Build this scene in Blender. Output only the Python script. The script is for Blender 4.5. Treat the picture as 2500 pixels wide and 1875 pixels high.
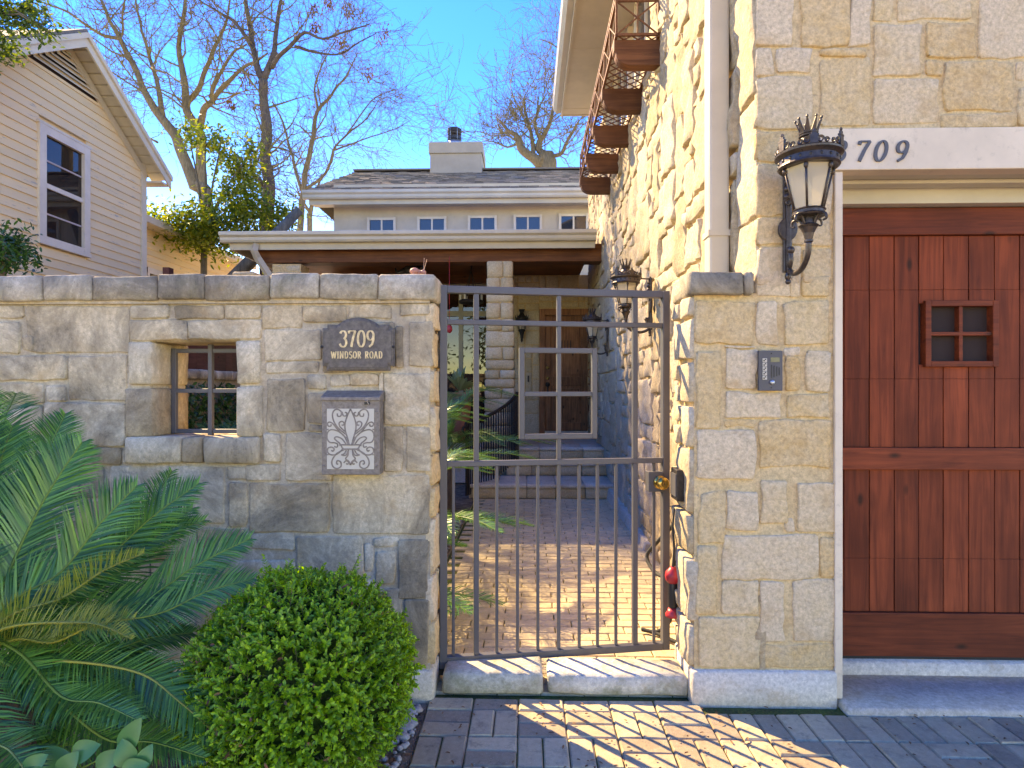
import bpy, bmesh, math, random
from mathutils import Vector, Matrix, noise as mnoise
R = math.radians
scene = bpy.context.scene
for o in list(bpy.data.objects): bpy.data.objects.remove(o)
COL = scene.collection
# ------------------------------------------------------------------ camera
F, PH, PHI, CZ = 1500.0, 950.0, R(1.45), 1.39
cam_d = bpy.data.cameras.new('camera'); cam = bpy.data.objects.new('camera', cam_d); COL.objects.link(cam)
cam.location = (0, 0, CZ); cam.rotation_euler = (R(90), 0, PHI)
cam_d.sensor_width = 36; cam_d.lens = F/2500*36; cam_d.shift_y = (PH-937.5)/2500
cam_d.clip_start = .05; cam_d.clip_end = 2000
scene.camera = cam
# ------------------------------------------------------------------ sky, sun, exposure
SUN_EL = R(38); SUN_DIR = Vector((1, -1, 0)).normalized()*math.cos(SUN_EL) + Vector((0, 0, -math.sin(SUN_EL)))
w = bpy.data.worlds.new('World'); scene.world = w; w.use_nodes = True
nt = w.node_tree; bg = nt.nodes['Background']
sky = nt.nodes.new('ShaderNodeTexSky'); sky.sky_type = 'NISHITA'; sky.sun_disc = False
sky.sun_elevation = SUN_EL; sky.sun_rotation = R(-45)
sky.air_density = 1.0; sky.dust_density = 0.0; sky.ozone_density = 3.0
hsv = nt.nodes.new('ShaderNodeHueSaturation'); hsv.inputs['Hue'].default_value = .530; hsv.inputs['Saturation'].default_value = 1.46
nt.links.new(sky.outputs[0], hsv.inputs['Color']); nt.links.new(hsv.outputs[0], bg.inputs[0]); bg.inputs[1].default_value = 0.15
sd = bpy.data.lights.new('sun', 'SUN'); sd.energy = 2.6; sd.angle = R(.5); sd.color = (1, .91, .76)
so = bpy.data.objects.new('sun', sd); COL.objects.link(so)
so.rotation_euler = SUN_DIR.to_track_quat('-Z', 'Y').to_euler(); so.location = (-8, 10, 12)
vs = scene.view_settings; vs.view_transform = 'Standard'; vs.look = 'None'; vs.exposure = 2.6; vs.gamma = 1
vs.use_white_balance = True; vs.white_balance_temperature = 12500; vs.white_balance_tint = 9
scene.render.resolution_x = 1024; scene.render.resolution_y = 768
scene.cycles.max_bounces = 8; scene.cycles.diffuse_bounces = 4; scene.cycles.transparent_max_bounces = 12
# ------------------------------------------------------------------ pixel -> place
CP, SP = math.cos(PHI), math.sin(PHI)
def ray(px, py):
    u = (px-1250)/F; v = (PH-py)/F
    return Vector((CP*u-SP, SP*u+CP, v))
def atY(px, py, Y):
    d = ray(px, py); t = Y/d.y; return Vector((d.x*t, Y, CZ+d.z*t))
def atX(px, py, X):
    d = ray(px, py); t = X/d.x; return Vector((X, d.y*t, CZ+d.z*t))
def atZ(px, py, Z):
    d = ray(px, py); t = (Z-CZ)/d.z; return Vector((d.x*t, d.y*t, Z))
# ------------------------------------------------------------------ mesh builder
class MB:
    def __init__(s, M=None): s.v = []; s.f = []; s.M = M
    def add(s, vs, fs):
        n = len(s.v)
        if s.M is not None: vs = [s.M @ Vector(p) for p in vs]
        s.v.extend([tuple(p) for p in vs]); s.f.extend([tuple(i+n for i in f) for f in fs]); return s
    def box(s, x0, x1, y0, y1, z0, z1):
        v = [(x, y, z) for z in (z0, z1) for y in (y0, y1) for x in (x0, x1)]
        return s.add(v, [(0, 2, 3, 1), (4, 5, 7, 6), (0, 1, 5, 4), (2, 6, 7, 3), (0, 4, 6, 2), (1, 3, 7, 5)])
    def bar(s, a, b, wd, ht, up=(0, 0, 1)):
        a, b = Vector(a), Vector(b); d = (b-a).normalized(); up = Vector(up)
        if abs(d.dot(up)) > .98: up = Vector((0, 1, 0))
        sx = d.cross(up).normalized(); uz = sx.cross(d).normalized()
        v = []
        for p in (a, b):
            for i, j in ((-1, -1), (1, -1), (1, 1), (-1, 1)): v.append(p+sx*i*wd/2+uz*j*ht/2)
        return s.add(v, [(3, 2, 1, 0), (4, 5, 6, 7), (0, 1, 5, 4), (1, 2, 6, 5), (2, 3, 7, 6), (3, 0, 4, 7)])
    def tube(s, pts, rad, n=6, cap=True):
        pts = [Vector(p) for p in pts]
        if not hasattr(rad, '__len__'): rad = [rad]*len(pts)
        v = []; f = []; prev = None
        for i, p in enumerate(pts):
            d = (pts[min(i+1, len(pts)-1)]-pts[max(i-1, 0)])
            if d.length < 1e-9: d = Vector((0, 0, 1))
            d.normalize()
            if prev is None:
                a = Vector((0, 0, 1)) if abs(d.z) < .9 else Vector((1, 0, 0))
                sx = d.cross(a).normalized()
            else:
                sx = prev-d*prev.dot(d)
                if sx.length < 1e-6: sx = d.orthogonal()
                sx.normalize()
            prev = sx; sy = d.cross(sx)
            for k in range(n):
                t = 2*math.pi*k/n; v.append(p+(sx*math.cos(t)+sy*math.sin(t))*rad[i])
        for i in range(len(pts)-1):
            for k in range(n): f.append((i*n+k, i*n+(k+1) % n, (i+1)*n+(k+1) % n, (i+1)*n+k))
        if cap: f.append(tuple(range(n-1, -1, -1))); f.append(tuple((len(pts)-1)*n+k for k in range(n)))
        return s.add(v, f)
    def lathe(s, prof, n=16, c=(0, 0, 0)):
        v = []; f = []
        for r, z in prof:
            for k in range(n):
                t = 2*math.pi*k/n; v.append((c[0]+r*math.cos(t), c[1]+r*math.sin(t), c[2]+z))
        m = len(prof)
        for i in range(m-1):
            for k in range(n): f.append((i*n+k, i*n+(k+1) % n, (i+1)*n+(k+1) % n, (i+1)*n+k))
        if prof[0][0] > 1e-6: f.append(tuple(range(n-1, -1, -1)))
        if prof[-1][0] > 1e-6: f.append(tuple((m-1)*n+k for k in range(n)))
        return s.add(v, f)
    def prism(s, poly, O, U, V, N, th):
        O, U, V, N = map(Vector, (O, U, V, N)); n = len(poly)
        v = [O+U*x+V*y for x, y in poly]+[O+U*x+V*y+N*th for x, y in poly]
        f = [tuple(range(n-1, -1, -1)), tuple(range(n, 2*n))]
        for i in range(n): f.append((i, (i+1) % n, n+(i+1) % n, n+i))
        return s.add(v, f)
    def ball(s, c, r, nu=12, nv=8, sc=(1, 1, 1)):
        prof = []
        v = []; f = []
        for j in range(nv+1):
            a = math.pi*j/nv
            for k in range(nu):
                t = 2*math.pi*k/nu
                v.append((c[0]+r*sc[0]*math.sin(a)*math.cos(t), c[1]+r*sc[1]*math.sin(a)*math.sin(t), c[2]-r*sc[2]*math.cos(a)))
        for j in range(nv):
            for k in range(nu): f.append((j*nu+k, j*nu+(k+1) % nu, (j+1)*nu+(k+1) % nu, (j+1)*nu+k))
        return s.add(v, f)
    def stone(s, O, U, V, N, wd, ht, out, rough, seed, jit=.006, e=.012, back=.02, cell=.05):
        O, U, V, N = map(Vector, (O, U, V, N))
        nx = min(12, max(4, int(wd/cell)+3)); ny = min(12, max(4, int(ht/cell)+3))
        def lin(d, n):
            a1 = min(.06, .003/d); a2 = min(.2, (.003+min(e, .006))/d)
            return [0, a1]+[a2+(1-2*a2)*i/(n-3) for i in range(n-2)]+[1-a1, 1]
        us = lin(wd, nx); ws = lin(ht, ny); nx, ny = len(us), len(ws)
        sv = Vector((seed*7.31 % 50, seed*3.17 % 50, seed*1.7 % 50)); vl = []
        tx = mnoise.noise(sv)*rough*1.2; ty = mnoise.noise(sv+Vector((9, 1, 4)))*rough*1.2
        rc = e*(.5+1.2*abs(mnoise.noise(sv+Vector((3, 3, 3)))))
        for j in range(ny):
            for i in range(nx):
                b = min(i, nx-1-i, j, ny-1-j); x = us[i]*wd; y = ws[j]*ht
                q = sv+Vector((x, y, 0))
                k = 1 if b <= 1 else (.9 if b == 2 else .35)
                x += jit*k*(mnoise.noise(q*8)+.9*mnoise.noise(q*27))*1.2; y += jit*k*(mnoise.noise(q*8+Vector((5, 5, 5)))+.9*mnoise.noise(q*27+Vector((2, 7, 5))))*1.2
                if (i <= 1 or i >= nx-2) and (j <= 1 or j >= ny-2):
                    x += rc*.6 if i < nx/2 else -rc*.6; y += rc*.6 if j < ny/2 else -rc*.6
                if b == 0: h = -back
                else:
                    h = out+rough*(.8*mnoise.noise(q*5)+.9*mnoise.noise(q*12)+.9*mnoise.noise(q*27))+tx*(us[i]-.5)+ty*(ws[j]-.5)
                    if b == 1: h = out*.86+(h-out)*.95
                vl.append(O+U*x+V*y+N*h)
        fl = []
        flip = U.cross(V).dot(N) < 0
        for j in range(ny-1):
            for i in range(nx-1):
                q = (j*nx+i, j*nx+i+1, (j+1)*nx+i+1, (j+1)*nx+i)
                fl.append(q[::-1] if flip else q)
        return s.add(vl, fl)
    def block(s, x0, x1, y0, y1, z0, z1, rough=.006, seed=0, cell=.06, e=.018, rotz=0):
        c = Vector(((x0+x1)/2, (y0+y1)/2, (z0+z1)/2)); d = Vector((x1-x0, y1-y0, z1-z0))
        ns = [min(9, max(3, int(d[k]/cell)+2)) for k in range(3)]
        def lin(k):
            ek = min(.3, e/d[k]); return [0]+[ek+(1-2*ek)*i/(ns[k]-2) for i in range(ns[k]-1)]+[1]
        L = [lin(k) for k in range(3)]; N = [len(l) for l in L]; idx = {}; vl = []; fl = []
        sv = Vector((seed*5.13 % 60, seed*2.71 % 60, seed*9.1 % 60)); rm = Matrix.Rotation(rotz, 3, 'Z')
        def vid(i, j, k):
            if (i, j, k) in idx: return idx[i, j, k]
            p = Vector((L[0][i]*d.x, L[1][j]*d.y, L[2][k]*d.z))
            ex = [t in (0, n-1) for t, n in zip((i, j, k), N)]
            if sum(ex) >= 2:
                m = e*(.55 if sum(ex) == 2 else .75)
                for q, t in enumerate((i, j, k)):
                    if ex[q]: p[q] += m if t == 0 else -m
            q = sv+p
            p += Vector((mnoise.noise(q*5)+.6*mnoise.noise(q*14), mnoise.noise(q*5+Vector((3, 3, 9)))+.6*mnoise.noise(q*14+Vector((1, 8, 1))), mnoise.noise(q*5+Vector((7, 1, 2)))+.6*mnoise.noise(q*14+Vector((4, 2, 1)))))*rough
            idx[i, j, k] = len(vl); vl.append(c+rm @ (p-d/2)); return idx[i, j, k]
        for ax in range(3):
            a, b = (ax+1) % 3, (ax+2) % 3
            for side in (0, N[ax]-1):
                for i in range(N[a]-1):
                    for j in range(N[b]-1):
                        q = []
                        for di, dj in ((0, 0), (1, 0), (1, 1), (0, 1)):
                            t = [0, 0, 0]; t[ax] = side; t[a] = i+di; t[b] = j+dj; q.append(vid(*t))
                        fl.append(tuple(q) if side else tuple(q[::-1]))
        return s.add(vl, fl)
    def leaf(s, p, d, n, L, W, fold=.25):
        d = d.normalized(); sd_ = d.cross(n)
        if sd_.length < 1e-5: sd_ = d.orthogonal()
        sd_.normalize(); n = sd_.cross(d)
        m1 = p+d*L*.32; m2 = p+d*L*.72
        return s.add([p, m1+sd_*W*.46+n*W*fold, m2+sd_*W*.38+n*W*fold, p+d*L, m2-sd_*W*.38+n*W*fold, m1-sd_*W*.46+n*W*fold],
                     [(0, 1, 2, 3), (0, 3, 4, 5)])
    def build(s, name, mat, parent=None, smooth=False, bevel=0, **props):
        me = bpy.data.meshes.new(name); me.from_pydata(s.v, [], s.f); me.update()
        if smooth: me.polygons.foreach_set('use_smooth', [True]*len(me.polygons))
        me.materials.append(mat); o = bpy.data.objects.new(name, me); COL.objects.link(o)
        if bevel:
            b = o.modifiers.new('bevel', 'BEVEL'); b.width = bevel; b.segments = 2; b.limit_method = 'ANGLE'; b.angle_limit = R(40)
        if parent is not None: adopt(o, parent)
        for k, v in props.items(): o[k] = v
        return o
def wloc(o):
    m = o.location.copy()
    return m
def adopt(o, parent):
    o.parent = parent
    if parent.type == 'EMPTY': o.matrix_parent_inverse = Matrix.Translation(-parent.location)
def thing(name, loc, label, cat, group=None):
    o = bpy.data.objects.new(name, None); COL.objects.link(o); o.location = loc; o.empty_display_size = .1
    o['label'] = label; o['category'] = cat
    if group: o['group'] = group
    return o
def tag(o, label, cat, group=None):
    o['label'] = label; o['category'] = cat
    if group: o['group'] = group
    return o
def crom(pts, n=6):
    pts = [Vector(p) for p in pts]; P = [pts[0]*2-pts[1]]+pts+[pts[-1]*2-pts[-2]]; out = []
    for i in range(1, len(P)-2):
        for k in range(n):
            t = k/n; a, b, c, d = P[i-1], P[i], P[i+1], P[i+2]
            out.append(.5*((2*b)+(c-a)*t+(2*a-5*b+4*c-d)*t*t+(3*b-a-3*c+d)*t**3))
    out.append(pts[-1]); return out
# ------------------------------------------------------------------ materials
class NT:
    def __init__(s, name):
        s.m = bpy.data.materials.new(name); s.m.use_nodes = True; s.t = s.m.node_tree; s.n = s.t.nodes
        s.b = s.n['Principled BSDF']; s.out = s.n['Material Output']; s.pos_ = None; s.rnd_ = None; s.isl_ = None
    def link(s, a, b): s.t.links.new(a, b)
    def node(s, t, **k):
        n = s.n.new(t)
        for a, b in k.items(): setattr(n, a, b)
        return n
    def geo(s):
        if s.pos_ is None: s.pos_ = s.node('ShaderNodeNewGeometry')
        return s.pos_
    def pos(s, scale=(1, 1, 1), jump=0):
        m = s.node('ShaderNodeMapping'); m.inputs['Scale'].default_value = scale
        s.link(s.geo().outputs['Position'], m.inputs[0])
        if jump:
            c = s.node('ShaderNodeVectorMath', operation='SCALE'); c.inputs[0].default_value = (jump, jump*1.7, jump*.6); s.link(s.rnd(), c.inputs['Scale'])
            s.link(c.outputs[0], m.inputs['Location'])
        return m.outputs[0]
    def rnd(s):
        if s.rnd_ is None: s.rnd_ = s.node('ShaderNodeObjectInfo')
        return s.rnd_.outputs['Random' if 'Random' in s.rnd_.outputs else 'Fac']
    def isl(s): return s.geo().outputs['Random Per Island']
    def noise(s, scale, detail=4, vec=None, rough=.6, dist=0):
        n = s.node('ShaderNodeTexNoise'); n.inputs['Scale'].default_value = scale; n.inputs['Detail'].default_value = detail
        n.inputs['Roughness'].default_value = rough; n.inputs['Distortion'].default_value = dist
        s.link(vec if vec is not None else s.geo().outputs['Position'], n.inputs['Vector']); return n.outputs['Fac']
    def ramp(s, fac, stops, interp='LINEAR'):
        r = s.node('ShaderNodeValToRGB'); r.color_ramp.interpolation = interp; e = r.color_ramp.elements
        while len(e) < len(stops): e.new(.5)
        for i, (p, c) in enumerate(stops):
            e[i].position = p; e[i].color = (*c, 1) if hasattr(c, '__len__') else (c, c, c, 1)
        s.link(fac, r.inputs[0]); return r.outputs[0]
    def mix(s, fac, a, b, mode='MIX'):
        m = s.node('ShaderNodeMix', data_type='RGBA', blend_type=mode)
        for i, v in ((0, fac), (6, a), (7, b)):
            if hasattr(v, 'is_linked') or hasattr(v, 'links'): s.link(v, m.inputs[i])
            elif hasattr(v, '__len__'): m.inputs[i].default_value = (*v, 1)
            else: m.inputs[i].default_value = v
        return m.outputs[2]
    def math(s, op, a, b=0):
        m = s.node('ShaderNodeMath', operation=op)
        for i, v in ((0, a), (1, b)):
            if hasattr(v, 'links'): s.link(v, m.inputs[i])
            else: m.inputs[i].default_value = v
        return m.outputs[0]
    def bump(s, h, strength=.4, dist=.01):
        b = s.node('ShaderNodeBump'); b.inputs['Strength'].default_value = strength; b.inputs['Distance'].default_value = dist
        s.link(h, b.inputs['Height'])
        if s.b.inputs['Normal'].is_linked:
            s.link(s.b.inputs['Normal'].links[0].from_socket, b.inputs['Normal'])
        s.link(b.outputs[0], s.b.inputs['Normal']); return s
    def fin(s, col=None, rough=.8, metal=0, spec=.4):
        if col is not None:
            if hasattr(col, 'links'): s.link(col, s.b.inputs['Base Color'])
            else: s.b.inputs['Base Color'].default_value = (*col, 1)
        if hasattr(rough, 'links'): s.link(rough, s.b.inputs['Roughness'])
        else: s.b.inputs['Roughness'].default_value = rough
        s.b.inputs['Metallic'].default_value = metal; s.b.inputs['Specular IOR Level'].default_value = spec
        return s.m
def m_stone(name, ca, cb, cc, stain=0., stain_col=(.06, .055, .05), moss=0., bump=.5):
    t = NT(name); p = t.pos(jump=0)
    n1 = t.noise(2.2, 5); n2 = t.noise(11, 6, rough=.7); n3 = t.noise(55, 5, rough=.7)
    f = t.math('ADD', t.math('MULTIPLY', t.rnd(), .75), t.math('MULTIPLY', n2, .55))
    c = t.ramp(f, [(.25, ca), (.55, cb), (.9, cc)])
    c = t.mix(t.ramp(n2, [(.35, 0), (.7, 1)]), c, t.mix(.45, c, cc))
    c = t.mix(.75, c, t.ramp(n3, [(.3, .5), (.68, 1.12)]), 'MULTIPLY')
    c = t.mix(.4, c, t.ramp(t.noise(170, 3, rough=.8), [(.3, .6), (.7, 1.15)]), 'MULTIPLY')
    c = t.mix(t.ramp(t.noise(7, 3, t.pos(jump=11)), [(.55, 0), (.75, .5)]), c, (.44, .27, .12))
    vo = t.node('ShaderNodeTexVoronoi', feature='DISTANCE_TO_EDGE'); vo.inputs['Scale'].default_value = 5.5
    wv = t.node('ShaderNodeVectorMath', operation='MULTIPLY_ADD'); t.link(t.geo().outputs['Position'], wv.inputs[0]); wv.inputs[1].default_value = (1, 1, 1)
    nc = t.node('ShaderNodeTexNoise'); nc.inputs['Scale'].default_value = 9; nc.inputs['Detail'].default_value = 5; t.link(t.geo().outputs['Position'], nc.inputs['Vector'])
    sc2 = t.node('ShaderNodeVectorMath', operation='SCALE'); sc2.inputs['Scale'].default_value = .22; t.link(nc.outputs['Color'], sc2.inputs[0]); t.link(sc2.outputs[0], wv.inputs[2]); t.link(wv.outputs[0], vo.inputs['Vector'])
    ck = t.ramp(vo.outputs['Distance'], [(0, 0), (.022, 1)]); ckm = t.ramp(t.noise(4.2, 3), [(.55, 0), (.68, 1)])
    ckf = t.math('MULTIPLY', t.math('SUBTRACT', 1., ck), ckm); c = t.mix(t.math('MULTIPLY', ckf, .28), c, (.20, .14, .08))
    if stain:
        n5 = t.noise(3.1, 6, t.pos((1, 1, .8)), rough=.75, dist=.6)
        k = t.ramp(n5, [(.43, 0), (.62, stain)])
        k = t.math('MULTIPLY', k, t.ramp(n3, [(.3, .45), (.6, 1)]))
        c = t.mix(k, c, stain_col)
        n6 = t.noise(18, 5, rough=.8); c = t.mix(t.ramp(n6, [(.6, 0), (.72, .55*stain)]), c, (.05, .045, .04))
    if moss:
        c = t.mix(t.ramp(t.noise(9, 5), [(.5, 0), (.7, moss)]), c, (.13, .14, .03))
    t.bump(t.math('SUBTRACT', 1., ckf), .3, .004); t.bump(n2, bump, .008); t.bump(n3, min(1, bump*1.3), .006); t.bump(t.noise(190, 4, rough=.8), .3, .002)
    return t.fin(c, .9, spec=.2)
def m_wood(name, ca, cb, axis, rough=.5, scale=1., knots=True, worn=0, tone=False):
    t = NT(name)
    if tone: t.rnd_ = t.node('ShaderNodeAttribute', attribute_type='OBJECT', attribute_name='tone')
    s = [22*scale]*3; s[axis] = 1.2*scale
    v = t.pos(tuple(s), jump=30)
    n = t.noise(1.6, 6, v, rough=.65, dist=.8)
    c = t.ramp(n, [(.3, ca), (.62, cb)])
    big = t.noise(2.2, 3, t.pos(jump=5)); c = t.mix(t.ramp(big, [(.35, 0), (.7, .55)]), c, tuple(x*.55 for x in ca))
    hv = t.mix(t.rnd(), (.74, .76, .78), (1.2, 1.2, 1.2)); c = t.mix(1., c, hv, 'MULTIPLY')
    if knots:
        vo = t.node('ShaderNodeTexVoronoi'); vo.inputs['Scale'].default_value = 1.
        sk = [7.]*3; sk[axis] = 3.2; t.link(t.pos(tuple(sk), jump=13), vo.inputs['Vector'])
        k = t.ramp(vo.outputs['Distance'], [(.05, .85), (.13, 0)]); c = t.mix(k, c, (.03, .012, .006))
    if worn: c = t.mix(t.ramp(t.noise(30, 5), [(.55, 0), (.8, worn)]), c, (.25, .13, .07))
    t.bump(n, .25, .004); t.bump(t.noise(90, 3, t.pos((1, 1, 1))), .12, .002)
    return t.fin(c, rough, spec=.2)
def m_paint(name, col, rough=.5, var=.12, dirt=.15, bump=.05, spec=.4):
    t = NT(name); n = t.noise(3, 5); n2 = t.noise(40, 4)
    c = t.mix(t.ramp(n, [(.35, 0), (.75, 1)]), tuple(x*(1-var) for x in col), tuple(min(1, x*(1+var*.5)) for x in col))
    c = t.mix(t.ramp(t.noise(14, 6, rough=.75), [(.55, 0), (.8, dirt)]), c, tuple(x*.45 for x in col))
    t.bump(n2, bump, .004); return t.fin(c, rough, spec=spec)
def m_metal(name, col, rough=.45, metal=.6):
    t = NT(name); n = t.noise(60, 5); c = t.mix(t.ramp(n, [(.35, 0), (.75, 1)]), tuple(x*.7 for x in col), tuple(x*1.35 for x in col))
    c = t.mix(t.ramp(t.noise(9, 5), [(.55, 0), (.75, .4)]), c, tuple(x*1.7 for x in col))
    t.bump(n, .1, .002); r = t.ramp(t.noise(25, 4), [(.3, rough-.1), (.7, rough+.15)]); return t.fin(c, r, metal)
def m_leaf(name, ca, cb, cc, trans=.35, rough=.4, spec=.5):
    t = NT(name); f = t.math('ADD', t.math('MULTIPLY', t.isl(), .7), t.math('MULTIPLY', t.noise(5, 3), .4))
    c = t.ramp(f, [(.15, ca), (.5, cb), (.95, cc)])
    t.fin(c, rough, spec=spec)
    tr = t.node('ShaderNodeBsdfTranslucent'); t.link(t.mix(1., c, (1.6, 1.5, .6), 'MULTIPLY'), tr.inputs[0])
    mx = t.node('ShaderNodeMixShader'); mx.inputs[0].default_value = trans
    t.link(t.b.outputs[0], mx.inputs[1]); t.link(tr.outputs[0], mx.inputs[2]); t.link(mx.outputs[0], t.out.inputs[0]); return t.m
def m_glass(name, tint=(.9, .9, .9), clear=.5, rough=.02, body=(.02, .02, .02)):
    t = NT(name); t.fin(body, rough, spec=.9)
    tr = t.node('ShaderNodeBsdfTransparent'); tr.inputs[0].default_value = (*tint, 1)
    mx = t.node('ShaderNodeMixShader'); mx.inputs[0].default_value = clear
    t.link(t.b.outputs[0], mx.inputs[1]); t.link(tr.outputs[0], mx.inputs[2]); t.link(mx.outputs[0], t.out.inputs[0]); return t.m
M = {}
M['stoneL'] = m_stone('limestone_weathered', (.44, .325, .195), (.62, .485, .31), (.74, .615, .43), stain=.78, stain_col=(.085, .07, .052))
M['capL'] = m_stone('limestone_cap', (.29, .235, .16), (.43, .36, .26), (.58, .50, .38), stain=.8, moss=.25)
M['mortL'] = m_stone('mortar_weathered', (.46, .355, .22), (.54, .43, .28), (.60, .50, .36), stain=.35, bump=.3)
M['stoneR'] = m_stone('limestone_clean', (.66, .43, .19), (.68, .50, .27), (.70, .55, .37), stain=.0, bump=.6)
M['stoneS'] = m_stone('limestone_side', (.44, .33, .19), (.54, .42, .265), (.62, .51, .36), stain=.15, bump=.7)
M['mortR'] = m_stone('mortar_clean', (.64, .45, .23), (.68, .49, .26), (.70, .53, .31), bump=.35)
M['stoneP'] = m_stone('limestone_porch', (.52, .385, .21), (.60, .46, .28), (.64, .53, .36), bump=.5)
M['threshold'] = m_stone('threshold_stone', (.50, .45, .33), (.62, .57, .44), (.70, .66, .55), stain=.5, moss=.55)
M['concrete'] = m_stone('concrete', (.58, .49, .37), (.66, .57, .44), (.72, .64, .52), stain=.2, bump=.2)
def m_paver(tan=0):
    t = NT('paver_tan_sunlit' if tan else 'paver'); n = t.noise(40, 5, rough=.75); n2 = t.noise(5, 4)
    c = t.ramp(t.rnd(), [(0, (.29, .215, .14)), (.3, (.43, .325, .20)), (.55, (.55, .415, .245)), (.8, (.62, .47, .28)), (1, (.35, .285, .19))])
    if tan: c = t.mix(.65, c, (.76, .61, .37))  # courtyard copy, lightened: sunlight on the path is put into the colour
    c = t.mix(t.ramp(n2, [(.4, 0), (.7, .4)]), c, (.36, .29, .20))
    c = t.mix(.5, c, t.ramp(n, [(.3, .6), (.7, 1.15)]), 'MULTIPLY')
    sp = t.noise(220, 2); c = t.mix(t.ramp(sp, [(.66, 0), (.72, .6)]), c, (.6, .56, .5))
    c = t.mix(t.ramp(t.noise(12, 5, rough=.8), [(.53, 0), (.72, .6)]), c, (.08, .07, .055)); c = t.mix(t.ramp(t.noise(2.3, 5, rough=.7), [(.52, 0), (.72, .45)]), c, (.10, .085, .065))
    t.bump(n, .35, .004); t.bump(sp, .2, .002); return t.fin(c, .85, spec=.25)
M['paver'] = m_paver(); M['paver_tan_sunlit'] = m_paver(1)
def m_soil(name, a, b, c_):
    t = NT(name); n = t.noise(9, 6, rough=.75); n2 = t.noise(90, 4)
    c = t.ramp(n, [(.3, a), (.5, b), (.7, c_)]); c = t.mix(.6, c, t.ramp(n2, [(.3, .35), (.7, 1.2)]), 'MULTIPLY')
    t.bump(n2, .8, .015); t.bump(n, .5, .03); return t.fin(c, .95, spec=.1)
M['soil'] = m_soil('soil', (.10, .075, .05), (.22, .17, .12), (.34, .28, .21))
M['sand'] = m_soil('joint_sand', (.11, .095, .05), (.12, .13, .04), (.16, .19, .04))
M['ground'] = m_soil('ground', (.50, .42, .31), (.58, .50, .38), (.62, .55, .44))
M['gate'] = m_paint('gate_metal', (.092, .089, .094), .42, var=.12, dirt=.1, bump=.03)
M['iron'] = m_metal('wrought_iron', (.035, .03, .028), .5, .5)
M['iron2'] = m_paint('intercom_grey', (.085, .082, .085), .5)
M['lamp'] = m_metal('lamp_bronze', (.07, .056, .05), .36, .6)
M['plaque'] = m_metal('plaque_bronze', (.115, .098, .088), .45, .4)
M['gold'] = m_metal('gold_letter', (.62, .46, .25), .4, .2)
M['mailbox'] = m_metal('mailbox_bronze', (.20, .17, .145), .5, .2)
M['cream'] = m_paint('cream_panel', (.55, .50, .40), .6, dirt=.2)
M['brass'] = m_metal('brass', (.55, .35, .10), .25, .9)
M['galv'] = m_metal('galvanised', (.38, .41, .45), .35, .8)
M['black'] = m_paint('black_plastic', (.02, .02, .022), .4)
M['white'] = m_paint('white_trim', (.70, .575, .42), .7, var=.16, dirt=.7)
M['trim'] = m_paint('beige_trim', (.54, .475, .355), .5, dirt=.12)
M['gutter'] = m_paint('beige_gutter', (.55, .49, .375), .32, dirt=.12)
M['stucco'] = m_paint('stucco', (.56, .475, .35), .9, bump=.5)
M['stucco2'] = m_paint('chimney_stucco', (.34, .305, .26), .9, bump=.3)
M['siding'] = None
def m_siding():
    t = NT('siding_paint'); c = t.mix(t.noise(2, 4), (.74, .55, .315), (.79, .60, .36)); c = t.mix(1, c, t.mix(t.rnd(), (.93, .93, .93), (1.06, 1.05, 1.03)), 'MULTIPLY')
    n = t.noise(2.2, 7, t.pos((1, 1.2, 9), jump=4), rough=.78); m = t.ramp(n, [(.60, 0), (.63, 1)])
    c = t.mix(t.math('MULTIPLY', m, .8), c, (.36, .32, .28)); t.bump(n, .4, .004); return t.fin(c, .7, spec=.2)
M['siding'] = m_siding()
M['siding_trim'] = m_paint('siding_trim', (.64, .55, .40), .6, dirt=.25)
M['window_white'] = m_paint('window_white', (.70, .61, .48), .6, dirt=.4)
M['door'] = m_wood('door_wood', (.13, .026, .011), (.31, .060, .022), 2, .7, tone=True)
M['doorH'] = m_wood('door_wood_rail', (.11, .021, .009), (.26, .050, .018), 0, .6)
M['beam'] = m_wood('beam_wood', (.10, .034, .014), (.24, .085, .032), 0, .6)
M['corbel'] = m_wood('corbel_wood', (.085, .034, .018), (.20, .085, .042), 0, .65, knots=False)
M['frontdoor'] = m_wood('front_door_wood', (.13, .047, .02), (.36, .15, .065), 2, .5, worn=.5)
M['rust'] = m_metal('rust_iron', (.17, .075, .04), .6, .3)
M['redfence'] = m_wood('red_fence', (.10, .03, .02), (.17, .055, .04), 1, .7)
M['terra'] = m_paint('terracotta', (.36, .13, .07), .8, dirt=.3)
M['antpaint'] = m_paint('ant_paint', (.42, .17, .115), .55)
M['antenna'] = m_paint('antenna_paint', (.6, .33, .2), .5)
M['red'] = m_paint('red_plastic', (.45, .03, .04), .4)
M['hose'] = m_paint('hose_fabric', (.035, .035, .032), .8, bump=.5)
M['shingle'] = None
def m_shingle():
    t = NT('shingle'); c = t.ramp(t.isl(), [(0, (.12, .105, .09)), (.5, (.19, .165, .14)), (1, (.27, .235, .195))])
    c = t.mix(.5, c, t.ramp(t.noise(45, 4), [(.3, .45), (.7, 1.1)]), 'MULTIPLY'); t.bump(t.noise(120, 3), .5, .004); return t.fin(c, .95, spec=.1)
M['shingle'] = m_shingle()
def m_bark(name, a, b):
    t = NT(name); n = t.noise(3, 6, t.pos((7, 7, 1.4)), rough=.75); c = t.ramp(n, [(.3, a), (.68, b)])
    t.bump(n, .7, .03); return t.fin(c, .9, spec=.1)
M['bark'] = m_bark('bark_grey', (.09, .075, .048), (.24, .20, .135))
M['barkdark'] = m_bark('bark_dark', (.055, .042, .036), (.15, .12, .10))
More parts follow.
